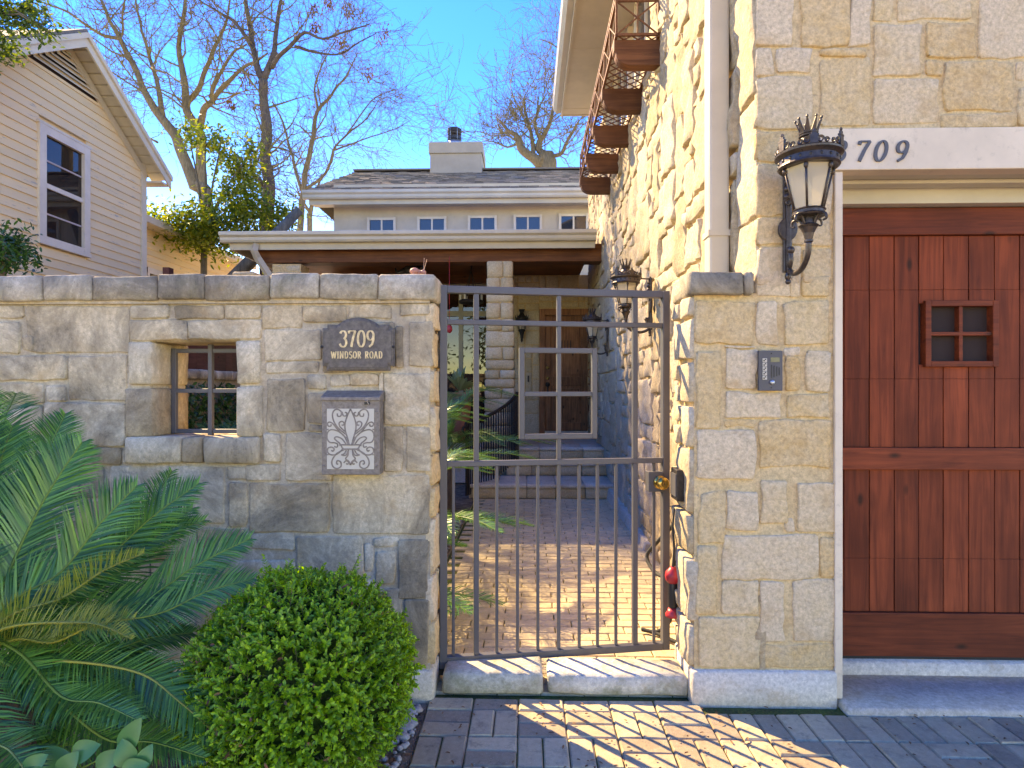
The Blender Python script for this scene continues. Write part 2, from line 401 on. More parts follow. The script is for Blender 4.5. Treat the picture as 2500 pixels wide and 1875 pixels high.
M['twig'] = m_bark('twig', (.12, .105, .055), (.24, .205, .11))
M['seed'] = m_leaf('seed_cluster', (.11, .055, .012), (.17, .085, .02), (.24, .13, .03), .12, .9, .1)
M['box'] = m_leaf('boxwood_leaf', (.05, .15, .012), (.14, .33, .018), (.34, .55, .035), .38, .42)
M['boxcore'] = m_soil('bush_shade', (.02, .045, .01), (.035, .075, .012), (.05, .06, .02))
M['palm'] = m_leaf('sago_leaf', (.014, .075, .014), (.06, .20, .03), (.17, .38, .05), .24, .32, .5)
M['palmY'] = m_leaf('sago_leaf_yellow', (.10, .16, .02), (.20, .25, .03), (.32, .34, .05), .35, .35)
M['rachis'] = m_paint('rachis', (.13, .21, .025), .5)
M['rachisY'] = m_paint('rachis_yellow', (.34, .30, .04), .5)
M['ivy'] = m_leaf('ivy_leaf', (.015, .045, .01), (.03, .09, .015), (.06, .16, .025), .3, .4)
M['ever'] = m_leaf('evergreen_leaf', (.03, .075, .012), (.14, .20, .02), (.36, .36, .05), .5, .35)
M['treeleaf'] = m_leaf('tree_leaf', (.025, .06, .012), (.06, .12, .018), (.18, .22, .03), .4, .4)
M['bigleaf'] = m_leaf('broad_leaf', (.03, .14, .05), (.05, .21, .07), (.10, .28, .06), .3, .35)
M['agave'] = m_leaf('succulent', (.14, .22, .09), (.2, .28, .13), (.26, .33, .17), .2, .5)
M['dead'] = m_leaf('dead_leaf', (.10, .04, .02), (.20, .09, .045), (.30, .16, .08), .2, .8)
M['pebble'] = m_stone('pebbles', (.22, .21, .21), (.36, .35, .35), (.5, .48, .46), bump=.1)
M['lampglass'] = m_glass('lamp_glass', (1., .95, .82), .5, .08, (.68, .60, .45))
M['pane'] = m_glass('window_glass', (.6, .55, .5), .35, .01, (.03, .016, .012))
M['paneSky'] = m_glass('window_glass_far', (.5, .55, .6), .12, .01, (.02, .03, .045))
M['curtain'] = m_paint('curtain', (.5, .42, .38), .9)
M['dark'] = m_paint('dark_interior', (.035, .02, .016), .9)
M['ashl'] = m_paint('window_frame_green', (.33, .30, .19), .5)
M['screenface'] = m_paint('display', (.16, .15, .09), .2)
rng = random.Random(7)
# ------------------------------------------------------------------ setting
YF = 2.74                                  # front plane of street wall, gate pier and garage
g = MB().add([(-300, -300, -.03), (300, -300, -.03), (300, 400, -.03), (-300, 400, -.03)], [(0, 1, 2, 3)]).build('ground', M['ground']); g['kind'] = 'structure'
g['label'] = 'dry ground around the houses'; g['category'] = 'ground'
def soil_sheet(name, x0, x1, y0, y1, z, amp, label, mat):
    mb = MB(); nx, ny = 60, 60; v = []; f = []
    for j in range(ny+1):
        for i in range(nx+1):
            x = x0+(x1-x0)*i/nx; y = y0+(y1-y0)*j/ny
            v.append((x, y, z+amp*(mnoise.noise(Vector((x*4, y*4, 0)))+.5*mnoise.noise(Vector((x*13, y*13, 2))))))
    for j in range(ny):
        for i in range(nx): a = j*(nx+1)+i; f.append((a, a+1, a+nx+2, a+nx+1))
    o = mb.add(v, f).build(name, mat, smooth=True); o['kind'] = 'structure'; o['label'] = label; o['category'] = 'ground'; return o
soil = soil_sheet('planting_bed', -4, -.445, -.5, YF+.01, -.012, .012, 'brown soil bed in front of the street wall', M['soil'])
soil2 = soil_sheet('courtyard_bed', -3.8, -.67, 3.05, 9.0, -.006, .012, 'planted soil bed inside the courtyard', M['soil'])
# pavers
def paver_base(name, x0, x1, y0, y1, label):
    o = MB().box(x0, x1, y0, y1, -.06, -.012).build(name, M['sand']); o['kind'] = 'structure'; o['label'] = label; o['category'] = 'paving'; return o
drive = paver_base('driveway', -.44, 5.2, -3, 2.80, 'driveway of grey and tan basket weave pavers')
court = paver_base('courtyard_path', -.66, 1.2, 2.81, 7.79, 'courtyard path of tan pavers with sunlight put into their colour behind the gate')
def paver_mesh(lx, ly, seed, mat='paver'):
    mb = MB(); r = random.Random(seed); b = .006; hx, hy = lx/2-.002, ly/2-.002; z = 0; v = []
    for (sx, sy, zz) in ((hx, hy, -.05), (hx, hy, -.007), (hx-b, hy-b, 0)):
        for i, j in ((-1, -1), (1, -1), (1, 1), (-1, 1)): v.append((i*sx+r.uniform(-.0015, .0015), j*sy+r.uniform(-.0015, .0015), zz+(r.uniform(-.0012, .0012) if zz == 0 else 0)))
    f = [(8, 9, 10, 11)]
    for k in (0, 4):
        for i in range(4): f.append((k+i, k+(i+1) % 4, k+4+(i+1) % 4, k+4+i))
    me = bpy.data.meshes.new('paver'); me.from_pydata(v, [], f); me.materials.append(M[mat]); return me
PMX = [paver_mesh(.2, .1, i) for i in range(5)]; PMY = [paver_mesh(.1, .2, i+9) for i in range(5)]
PMC = [paver_mesh(.2, .1, i+20, 'paver_tan_sunlit') for i in range(5)]
def lay(pl, parent, near_key, limit=300, tan=False):
    pl = sorted(pl, key=near_key); mb = MB()
    for i, (x, y, horiz) in enumerate(pl):
        me = rng.choice(PMC if tan else PMX if horiz else PMY); z = rng.uniform(-.003, .002)
        if i < limit:
            o = bpy.data.objects.new('paver', me); COL.objects.link(o); o.parent = parent; o.location = (x, y, z)
            o.rotation_euler = (rng.gauss(0, .008), rng.gauss(0, .008), rng.gauss(0, .006))
        else: mb.add([(v.co.x+x, v.co.y+y, v.co.z+z) for v in me.vertices], [tuple(p.vertices) for p in me.polygons])
    if mb.v: o = mb.build('distant_pavers', M['paver_tan_sunlit' if tan else 'paver'], parent); o['kind'] = 'stuff'
pl = []
yb = 2.66
for i in range(0, 28):
    for j in range(0, 28):
        x = -.44+.2*i; y = yb-.2*j
        if j == 0 and x > .7: pl += [(x+.05, y-.1, False), (x+.15, y-.1, False)]; continue
        if (i+j+(i//3)) % 2 == 0: pl += [(x+.1, y-.05, True), (x+.1, y-.15, True)]
        else: pl += [(x+.05, y-.1, False), (x+.15, y-.1, False)]
pl += [(-.34+.2*k, 2.71, True) for k in range(6)]
lay(pl, drive, lambda p: (p[0]-.8)**2*.55+(p[1]-2.3)**2*1.4, 300)
pl = []
for j in range(50):
    y = 2.86+.1*j
    for i in range(-2, 9):
        x = -.44+.2*i+(.1 if j % 2 else 0)
        if x-.1 > -.72 and x+.1 < 1.17 and y < 7.78: pl.append((x, y, True))
lay(pl, court, lambda p: p[1], 290, True)
# ------------------------------------------------------------------ street wall (left)
Z5 = lambda x, y: (x/2.963, 620+y/2.963)
Z6 = lambda x, y: (600+x/2.37, 640+y/2.37)
Z4 = lambda x, y: (x/1.8967, 1000+y/1.8967)
ZB = lambda x, y: (400+x/2.886, 1300+y/2.886)
wall = thing('street_wall', (-2.2, YF+.15, 0), 'weathered grey limestone garden wall with small barred opening, left of the gate', 'wall')
OXL, OXR = atY(373, 900, YF).x, atY(577, 900, YF).x
OZT, OZB = atY(450, 833, YF).z, atY(450, 1068, YF).z
WX0, WX1 = -4.2, atY(1056, 900, YF).x; YM, YW = YF+.012, YF+.30
mb = MB(); mb.box(WX0, OXL-.02, YM, YW, -.1, 1.80).box(OXR+.012, WX1-.012, YM, YW, -.1, 1.80)
mb.box(OXL-.02, OXR+.012, YM, YW, -.1, OZB-.01).box(OXL-.02, OXR+.012, YM, YW, OZT+.012, 1.80)
mb.build('mortar_core', M['mortL'], wall)
SEED = [0]
def face_stone(rect, conv, parent, mat, Y=YF, out=.0, rough=.008, name='stone', jit=.006, zmin=None):
    x0, y0, x1, y1 = rect; a = conv(x0, y0); b = conv(x1, y1); a = (a[0]-1.6, a[1]-1.6); b = (b[0]+1.6, b[1]+1.6)
    p = atY(a[0], b[1], Y); q = atY(b[0], a[1], Y)
    SEED[0] += 1
    z0 = p.z if zmin is None else max(p.z, zmin)
    return MB().stone((p.x, Y+.012, z0), (1, 0, 0), (0, 0, 1), (0, -1, 0), q.x-p.x, q.z-z0, .008+out+rng.uniform(-.002, .005), rough*.8, SEED[0], jit).build(name, mat, parent, smooth=True)
L5 = [(-420, 375, -160, 600), (-150, 375, 165, 465), (-150, 490, 132, 715), (140, 592, 230, 700), (188, 375, 930, 715), (945, 370, 1212, 465), (1262, 370, 1610, 465), (1620, 370, 1884, 465),
      (930, 475, 1350, 620), (1358, 475, 1884, 616), (-150, 735, 475, 912), (490, 735, 910, 1058), (-150, 935, 310, 1078), (330, 960, 470, 1062), (-150, 1090, 300, 1300), (316, 1080, 900, 1390),
      (-420, 620, -165, 1000), (-420, 1020, -165, 1290), (-420, 1310, 300, 1560), (500, 1402, 872, 1525), (880, 1415, 912, 1515), (320, 1402, 490, 1530)]
for r_ in L5: face_stone(r_, Z5, wall, M['stoneL'])
# jamb stones that turn into the opening
def jamb(xa, xb, ya, yb, side):
    x0 = atY(xa, 900, YF).x; x1 = atY(xb, 900, YF).x; z0 = atY(450, yb, YF).z; z1 = atY(450, ya, YF).z
    SEED[0] += 1
    MB().block(x0, x1, YF-.004, YW+.004, z0, z1, .005, SEED[0], .055, .006).build('jamb_stone', M['stoneL'], wall, smooth=True)
jamb(314, 371, 834, 940, 0); jamb(306, 371, 949, 1066, 0); jamb(577, 633, 834, 937, 1); jamb(577, 640, 945, 1066, 1)
for xa, xb in ((311, 446), (449, 497), (502, 634)):
    x0 = atY(xa, 900, YF).x; x1 = atY(xb, 900, YF).x; z0 = atY(450, 1131, YF).z
    SEED[0] += 1; MB().block(x0, x1, YF-.022, YW+.01, z0, OZB+rng.uniform(-.004, .004), .006, SEED[0], .055, .008).build('sill_stone', M['stoneL'], wall, smooth=True)
SEED[0] += 1; MB().block(OXL-.06, OXR+.05, YF+.012, YW+.002, OZT, OZT+.05, .003, SEED[0]).build('lintel_soffit', M['stoneL'], wall, smooth=True)
L6 = [(95, 250, 322, 382), (328, 250, 575, 345), (597, 243, 835, 325), (890, 235, 1062, 305), (108, 387, 432, 572), (115, 578, 420, 645), (865, 370, 908, 615), (945, 340, 1078, 602),
      (350, 655, 462, 732), (488, 655, 600, 716), (606, 648, 765, 716), (775, 645, 797, 930), (803, 645, 1062, 940), (122, 675, 335, 975), (357, 760, 600, 935), (360, 945, 440, 980), (445, 950, 790, 980),
      (103, 992, 202, 1155), (226, 992, 500, 1265), (510, 990, 790, 1228), (800, 950, 908, 1215), (932, 950, 1065, 1215), (0, 1175, 195, 1262), (20, 1285, 478, 1560), (500, 1235, 1060, 1572),
      (600, 395, 690, 600), (700, 350, 850, 610), (445, 395, 590, 640)]
for r_ in L6: face_stone(r_, Z6, wall, M['stoneL'])
LB = [(440, 10, 604, 118), (620, 8, 916, 122), (930, 35, 1405, 330), (1410, 80, 1470, 280), (1480, 40, 1652, 105), (1494, 145, 1628, 370), (1652, 58, 1860, 470), (1695, 478, 1862, 930), (430, 205, 920, 480),
      (930, 345, 1480, 640), (1420, 400, 1680, 660), (1300, 670, 1690, 930), (800, 660, 1280, 930), (300, 500, 780, 930)]
for r_ in LB: face_stone(r_, ZB, wall, M['stoneL'])
LZ4 = [(300, 262, 365, 412), (383, 262, 472, 412), (508, 265, 1032, 528), (1050, 262, 1146, 325), (1054, 340, 1140, 545), (640, 560, 905, 690), (915, 555, 1130, 640), (700, 705, 1120, 860), (0, 262, 290, 412), (0, 425, 495, 640), (505, 545, 630, 690),
       (0, 655, 420, 880), (430, 705, 690, 900), (0, 895, 520, 1150), (530, 910, 900, 1150)]
for r_ in LZ4: face_stone(r_, Z4, wall, M['stoneL'])
# concrete footing under the pier end
MB().block(-1.5, WX1+.004, YF-.012, YW+.01, -.05, .13, .003, 3, .1, .01).build('footing', M['concrete'], wall, smooth=True)
caps = [(-1010, -860), (-856, -690), (-686, -560), (-556, -420), (-416, -330), (-326, -192), (-189, -65), (-61, 105), (107, 221), (225, 385), (388, 497), (499, 658), (661, 776), (781, 921), (925, 1062)]
for i, (a, b) in enumerate(caps):
    z1 = atY(500, 675, YF).z+rng.uniform(-.006, .008); z0 = atY(500, 733, YF).z+rng.uniform(-.004, .006)
    if True:
        MB().block(atY(a, 700, YF-.02).x, atY(b, 700, YF-.02).x, YF-.028+rng.uniform(-.006, .006), YW+.02, z0, z1, .007, 40+i, .045, .008).build('cap_stone', M['capL'], wall, smooth=True)
z = .15; k = 0
while z < 1.76:
    h = rng.uniform(.14, .27); h = min(h, 1.79-z)
    if h < .06: break
    if rng.random() < .5: sp = [(0, .29)]
    else: t_ = rng.uniform(.1, .18); sp = [(0, t_), (t_, .29)]
    for a, b in sp:
        SEED[0] += 1; MB().stone((WX1-.012, YF+.01+a, z), (0, 1, 0), (0, 0, 1), (1, 0, 0), b-a-.008, h-.012, .018, .012, SEED[0]).build('stone', M['stoneR'], wall, smooth=True)
    z += h
MB().box(WX0, WX1-.012, YF-.006, YW+.008, 1.776, 1.875).build('cap_bed', M['mortL'], wall)
# window grille
gr = thing('window_grille', (OXL, YF+.155, OZB), 'dark iron four pane grille set in the wall opening', 'grille')
YG = YF+.155
gx0, gx1 = atY(421, 900, YG).x, OXR+.005; gz1 = atY(450, 851, YG).z; gz0 = atY(450, 1058, YG).z
MB().bar((gx0+.011, YG, gz0), (gx0+.011, YG, gz1), .022, .022, (0, 1, 0)).build('upright', M['gate'], gr, bevel=.002)
MB().bar((gx1+.10, YG, gz0), (gx1+.10, YG, gz1), .022, .022, (0, 1, 0)).build('upright', M['gate'], gr)
gxc = atY(516, 900, YG).x
MB().bar((gxc, YG-.003, gz0-.02), (gxc, YG-.003, gz1+.02), .020, .024, (0, 1, 0)).build('upright', M['gate'], gr, bevel=.002)
for zz, nm in ((gz0+.011, 'rail'), (gz1-.011, 'rail'), (atY(450, 954, YG).z, 'rail')):
    MB().bar((gx0-.02 if 0 < zz-gz0-.02 < gz1-gz0-.04 else gx0, YG+.001, zz), (gx1+.10, YG+.001, zz), .02, .02).build(nm, M['gate'], gr, bevel=.002)
# ------------------------------------------------------------------ garage building (right)
gar = thing('garage_house', (2.6, 6, 0), 'two storey limestone garage house with red wood door and beige eaves', 'building')
SX0, SXS = 1.02, .0155                     # side wall line X = SX0 + SXS (Y-YF)
sx = lambda Y: SX0+SXS*(Y-YF)
PXL, GXT = atY(1690, 900, YF).x, atY(2037, 900, YF).x
HZT, HZB = atY(2200, 316, YF).z, atY(2200, 417, YF).z
fw = MB()
fw.box(PXL+.012, SX0+.0135, YM, YF+.30, -.1, 1.815)
fw.box(SX0+.014, GXT-.0, YM, YF+.30, -.1, HZT)
fw.box(SX0+.014, 5.0, YM, YF+.30, HZT, 5.4).box(4.6, 5.0, YM, YF+.3, -.1, HZT)
fwo = fw.build('front_wall', M['mortR'], gar)
ZA = lambda x, y: (1650+x/2.7644, 640+y/2.7644)
ZBB = lambda x, y: (1650+x/2.4576, 1200+y/2.4576)
ZC = lambda x, y: (1750+x/2.3707, y/2.3707)
RA = [(135, 262, 525, 550), (550, 265, 687, 558), (735, 258, 1038, 555), (140, 600, 306, 1118), (340, 585, 548, 862), (740, 570, 852, 626), (742, 632, 838, 870), (880, 595, 1045, 876), (565, 590, 725, 872),
      (344, 885, 712, 1046), (750, 895, 1050, 1048), (335, 1070, 540, 1118), (150, 1130, 538, 1466), (568, 1075, 1052, 1386), (330, 575, 545, 582), (560, 60, 775, 228), (783, 60, 855, 228), (862, 85, 1036, 236)]
for r_ in RA: face_stone(r_, ZA, fwo, M['stoneR'], rough=.007, jit=.010)
RB = [(142, 5, 300, 312), (310, 2, 492, 236), (514, -62, 668, 190), (664, 160, 722, 246), (735, -52, 958, 242), (288, 265, 866, 526), (876, 280, 958, 520), (132, 328, 248, 746), (278, 535, 500, 742), (514, 552, 656, 906), (714, 535, 958, 906),
      (134, 755, 496, 1056), (520, 925, 972, 1056)]
for r_ in RB: face_stone(r_, ZBB, fwo, M['stoneR'], rough=.007, jit=.010)
RC = [(236, -300, 440, 262), (495, -250, 768, 264), (776, -100, 888, 258), (915, -120, 1032, 120), (1055, -90, 1480, 112), (1530, -200, 1960, 328), (918, 135, 1186, 430), (1215, 130, 1502, 332), (1215, 342, 1308, 424), (1322, 350, 1722, 640), (1745, 350, 1980, 462),
      (1750, 510, 2050, 715), (236, 275, 330, 430), (355, 280, 546, 412), (600, 275, 868, 326), (600, 334, 886, 728), (236, 440, 556, 742), (918, 442, 1286, 712), (1305, 650, 1738, 738), (238, 755, 560, 932), (238, 950, 440, 1245), (450, 950, 668, 1245), (238, 1258, 420, 1416), (428, 1258, 668, 1420), (242, 1434, 490, 1650), (500, 1434, 668, 1640),
      (565, 755, 668, 930)]
for r_ in RC: face_stone(r_, ZC, fwo, M['stoneR'], rough=.007, jit=.010)
MB().block(PXL-.004, GXT+.012, YF-.014, YF+.31, -.05, atY(1800, 1637, YF).z, .003, 77, .1, .01).build('plinth', M['concrete'], gar, smooth=True)
# stub pier cap, return stones
for a, b in ((95, 452), (463, 530)):
    p = atY(*ZA(a, 65), YF-.02); q = atY(*ZA(b, 216), YF-.02); SEED[0] += 1
    MB().block(p.x, q.x, YF-.03, YF+.31, q.z, p.z, .007, SEED[0], .045, .009).build('cap_stone', M['capL'], fwo, smooth=True)
def face_fill(parent, O, U, V, N, wd, ht, cell, mat, out=.016, rough=.012, joint=.007, big=(2, 5, 1, 4), join_after=None, name='stone', skip=None, mesh_cell=.06, jit=.006):
    nx, ny = max(1, int(round(wd/cell))), max(1, int(round(ht/cell))); occ = [[0]*nx for _ in range(ny)]; cx, cy = wd/nx, ht/ny; items = []
    for j in range(ny):
        for i in range(nx):
            if occ[j][i]: continue
            for tr in range(12):
                a = rng.randint(big[0], big[1]); b = rng.randint(big[2], big[3])
                if tr > 8: a = b = 1
                if i+a <= nx and j+b <= ny and not any(occ[y][x] for y in range(j, j+b) for x in range(i, i+a)): break
            else: a = b = 1
            a = min(a, nx-i); b = min(b, ny-j)
            while any(occ[y][x] for y in range(j, j+b) for x in range(i, i+a)): a = max(1, a-1); b = max(1, b-1)
            for y in range(j, j+b):
                for x in range(i, i+a): occ[y][x] = 1
            items.append((i*cx, j*cy, a*cx, b*cy))
    O, U, V, N = map(Vector, (O, U, V, N)); far = MB(); n = 0
    if join_after: items.sort(key=lambda t: join_after(O+U*(t[0]+t[2]/2)+V*(t[1]+t[3]/2)))
    for (x, y, a, b) in items:
        if skip and skip(O+U*(x+a/2)+V*(y+b/2)): continue
        SEED[0] += 1; j1, j2 = joint*rng.uniform(.5, 1.6), joint*rng.uniform(.5, 1.6)
        m = far if (join_after and n >= 296) else MB()
        m.stone(O+U*(x+j1)+V*(y+j2), U, V, N, a-2*j1, b-2*j2, out*rng.uniform(.6, 1.6), rough, SEED[0], jit, min(.010, a*.08), .02, mesh_cell); n += 1
        if m is not far: m.build(name, mat, parent, smooth=True)
    if far.v: far.build('distant_stones', mat, parent, smooth=True)['kind'] = 'stuff'
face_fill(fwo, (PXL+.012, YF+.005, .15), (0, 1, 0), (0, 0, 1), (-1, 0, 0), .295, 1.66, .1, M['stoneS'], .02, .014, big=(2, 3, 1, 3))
lx = atY(-148, 900, YF).x
face_fill(fwo, (SX0+.02, YF+.012, 3.42), (1, 0, 0), (0, 0, 1), (0, -1, 0), 3.9, 1.95, .15, M['stoneR'], .010, .007, .010, (2, 4, 1, 3), mesh_cell=.09)
face_fill(fwo, (atY(2582, 300, YF).x, YF+.012, HZT+.02), (1, 0, 0), (0, 0, 1), (0, -1, 0), 4.95-atY(2582, 300, YF).x, 3.40-HZT, .14, M['stoneR'], .010, .007, .010, (2, 4, 1, 3), mesh_cell=.09)
face_fill(wall, (WX0, YF+.012, .1), (1, 0, 0), (0, 0, 1), (0, -1, 0), lx-WX0, 1.66, .14, M['stoneL'], .010, .007, .008, (2, 4, 1, 2), mesh_cell=.09)
face_fill(wall, (lx+.01, YF+.012, .1), (1, 0, 0), (0, 0, 1), (0, -1, 0), atY(-4, 900, YF).x-lx-.02, atY(0, 1146, YF).z-.1, .13, M['stoneL'], .010, .007, .008, (2, 3, 1, 2), mesh_cell=.09)
# side wall
YE = 11.62; sw = MB()
def slab(mb, y0, y1, z0, z1, t=.28): mb.add([(sx(y0)+.014, y0, z0), (sx(y0)+t, y0, z0), (sx(y1)+t, y1, z0), (sx(y1)+.014, y1, z0), (sx(y0)+.014, y0, z1), (sx(y0)+t, y0, z1), (sx(y1)+t, y1, z1), (sx(y1)+.014, y1, z1)],
    [(3, 2, 1, 0), (4, 5, 6, 7), (0, 1, 5, 4), (1, 2, 6, 5), (2, 3, 7, 6), (3, 0, 4, 7)])
slab(sw, YF+.31, YE, -.1, 4.32); slab(sw, YF+.31, 5.12, 4.32, 5.42); slab(sw, 7.95, YE, 4.32, 5.42)
swo = sw.build('side_wall', M['mortR'], gar)
du = Vector((SXS, 1, 0)).normalized(); dn = Vector((-1, SXS, 0)).normalized()
def sskip(p): return (5.1 < p.y < 7.95 and p.z > 4.3)
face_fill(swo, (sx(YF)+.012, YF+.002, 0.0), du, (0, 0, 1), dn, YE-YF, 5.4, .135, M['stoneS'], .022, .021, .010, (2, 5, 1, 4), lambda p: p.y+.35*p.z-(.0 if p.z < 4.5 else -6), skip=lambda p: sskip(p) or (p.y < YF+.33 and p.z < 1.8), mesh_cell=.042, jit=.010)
# eave over side wall, with gutter
EX, EZ = .47, 5.40
MB().box(EX+.05, 1.3, 2.2, 9.0, EZ, EZ+.03).build('soffit', M['trim'], gar)
MB().box(EX+.02, EX+.05, 2.2, 9.02, EZ-.02, EZ+.20).build('fascia', M['trim'], gar)
MB().box(EX+.05, 1.25, 9.0, 9.03, EZ-.01, EZ+.35).build('fascia', M['trim'], gar)
gp = [(0, 0), (.07, 0), (.115, .05), (.115, .09), (.13, .12), (.12, .13), (.0, .13)]
MB().prism(gp, (EX+.02, 2.2, EZ+.04), (-1, 0, 0), (0, 0, 1), (0, 1, 0), 6.84).build('gutter', M['gutter'], gar)
MB().add([(EX-.1, 2.1, EZ+.19), (EX-.1, 9.1, EZ+.19), (4.5, 9.1, EZ+2.1), (4.5, 2.1, EZ+2.1), (EX-.1, 2.1, EZ+.23), (EX-.1, 9.1, EZ+.23), (4.5, 9.1, EZ+2.15), (4.5, 2.1, EZ+2.15)],
         [(0, 1, 2, 3), (7, 6, 5, 4), (0, 4, 5, 1), (1, 5, 6, 2), (2, 6, 7, 3), (3, 7, 4, 0)]).build('roof', M['shingle'], gar)
for k in range(5): MB().box(EX+.06, 1.2, 2.6+1.55*k, 2.606+1.55*k, EZ-.003, EZ+.002).build('soffit_joint', M['trim'], gar)
# downspout
dsx = sx(3.1)-.045
ds = MB(); dp = atY(1727, 300, 3.1).x; dq = atY(1777, 300, 3.1).x
ds.box(dp, dq, 3.07, 3.16, 1.5, 5.35); dso = ds.build('downspout', M['gutter'], gar, bevel=.012)
for zz in (2.15, 4.2): MB().box(dp-.006, dq+.02, 3.064, 3.17, zz, zz+.03).build('strap', M['gutter'], dso)
# upper windows behind basket
MB().box(sx(6)+.08, sx(6)+.25, 5.12, 7.95, 4.32, 5.42).build('upper_wall_infill', M['stucco'], gar)
for y0 in (5.3, 6.75):
    wf = MB().box(sx(6)+.03, sx(6)+.085, y0, y0+.06, 4.36, 5.36).box(sx(6)+.03, sx(6)+.085, y0+1.0, y0+1.06, 4.36, 5.36).box(sx(6)+.031, sx(6)+.085, y0+.06, y0+1.0, 5.30, 5.36).box(sx(6)+.031, sx(6)+.085, y0+.06, y0+1, 4.36, 4.42).box(sx(6)+.035, sx(6)+.085, y0+.515, y0+.545, 4.42, 5.3).build('window', M['white'], gar)
    MB().box(sx(6)+.06, sx(6)+.066, y0+.06, y0+1, 4.42, 5.3).build('pane', M['paneSky'], wf)
# garage door recess
YD = 3.02
MB().box(GXT+.001, GXT+.034, YF-.006, YD+.06, .03, HZB-.002).build('door_casing', M['white'], gar, bevel=.003)
hd = MB().box(GXT-.14, 4.6, YF-.018, YF+.06, HZB, HZT).build('header_board', M['white'], gar, bevel=.004)
MB().box(GXT+.036, 4.6, YF+.05, YD+.1, HZB+.004, HZB+.05).build('header_soffit', M['trim'], gar)
mz = atY(2200, 455, 2.90).z
MB().box(GXT+.036, 4.6, 2.86, 2.93, mz, HZB+.003).build('head_moulding', M['trim'], gar, bevel=.006)
dz1 = atY(2200, 508, YD).z
MB().box(GXT+.036, 4.6, 2.945, 3.10, dz1, HZB+.003).build('head_jamb', M['trim'], gar, bevel=.003)
gd = MB().box(GXT+.036, 4.58, YD+.02, YD+.06, .10, dz1-.002).build('garage_door', M['dark'], gar)
rz = lambda py: atY(2200, py, YD).z
GL = GXT+.038
MB().box(GL, 4.58, YD-.022, YD+.02, rz(576), dz1-.004).build('rail', M['doorH'], gd, bevel=.004)
MB().box(GL, 4.58, YD-.022, YD+.02, rz(1146), rz(1092)).build('rail', M['doorH'], gd, bevel=.004)
MB().box(GL, 4.58, YD-.022, YD+.02, .105, rz(1493)).build('rail', M['doorH'], gd, bevel=.004)
MB().box(GL, 4.58, YD-.005, YD+.05, .086, .104).build('rubber_seal', M['black'], gd)
wx0, wx1 = atY(2253, 800, YD).x, atY(2431, 800, YD).x; wz1, wz0 = rz(735), rz(896)
xs = [GL]+[atY(1750+x/2.3707, 700, YD).x for x in (735, 882, 1026, 1168, 1311, 1457, 1607, 1752)]
while xs[-1] < 4.55: xs.append(xs[-1]+.1235)
sg_ = .0004
secs = [(rz(1092)+.001, rz(925)-sg_), (rz(925)+sg_, rz(708)-sg_), (rz(708)+sg_, rz(576)-.001), (rz(1493)+.001, rz(1363)-sg_), (rz(1363)+sg_, rz(1146)-.001)]
for i in range(len(xs)-1):
    tone = rng.random()
    for z0, z1 in secs:
        a, b = xs[i]+.0022, min(xs[i+1], 4.58)-.0022
        segs = [(z0, z1)]
        if a < wx1-.015 and b > wx0+.015:
            segs = []
            if z0 < wz0+.015: segs.append((z0, min(z1, wz0+.012)))
            if z1 > wz1-.015: segs.append((max(z0, wz1-.012), z1))
        for s0, s1 in segs:
            if s1-s0 > .02: MB().box(a, b, YD-.001+rng.uniform(-.0015, .0015), YD+.021, s0, s1).build('plank', M['door'], gd, bevel=.0016, tone=tone)
wn = MB(); t_ = .028
wn.box(wx0, wx0+t_, YD-.022, YD+.05, wz0, wz1).box(wx1-t_, wx1, YD-.022, YD+.05, wz0, wz1).box(wx0+t_, wx1-t_, YD-.021, YD+.05, wz1-t_, wz1).box(wx0+t_, wx1-t_, YD-.021, YD+.05, wz0, wz0+t_)
wno = wn.build('door_window', M['doorH'], gd, bevel=.003)
xc, zc = (wx0+wx1)/2, (wz0+wz1)/2
wn2 = MB(); wn2.box(xc-.009, xc+.009, YD-.012, YD+.03, wz0+t_, wz1-t_).box(wx0+t_, wx1-t_, YD-.0135, YD+.03, zc-.009, zc+.009)
wn2.build('muntin', M['doorH'], gd, bevel=.002)
MB().box(wx0+t_, wx1-t_, YD+.034, YD+.038, wz0+t_, wz1-t_).build('pane', M['paneSky'], gd)
slb = MB().block(GXT+.02, 4.6, 2.66, 2.99, -.05, .026, .003, 9, .12, .012).build('garage_slab', M['concrete'], smooth=True); slb['kind'] = 'structure'; slb['label'] = 'pale concrete apron below the garage door'; slb['category'] = 'slab'
MB().block(GXT+.03, 4.6, 2.975, 3.4, -.05, .086, .002, 10, .12, .012).build('door_step', M['concrete'], slb, smooth=True)
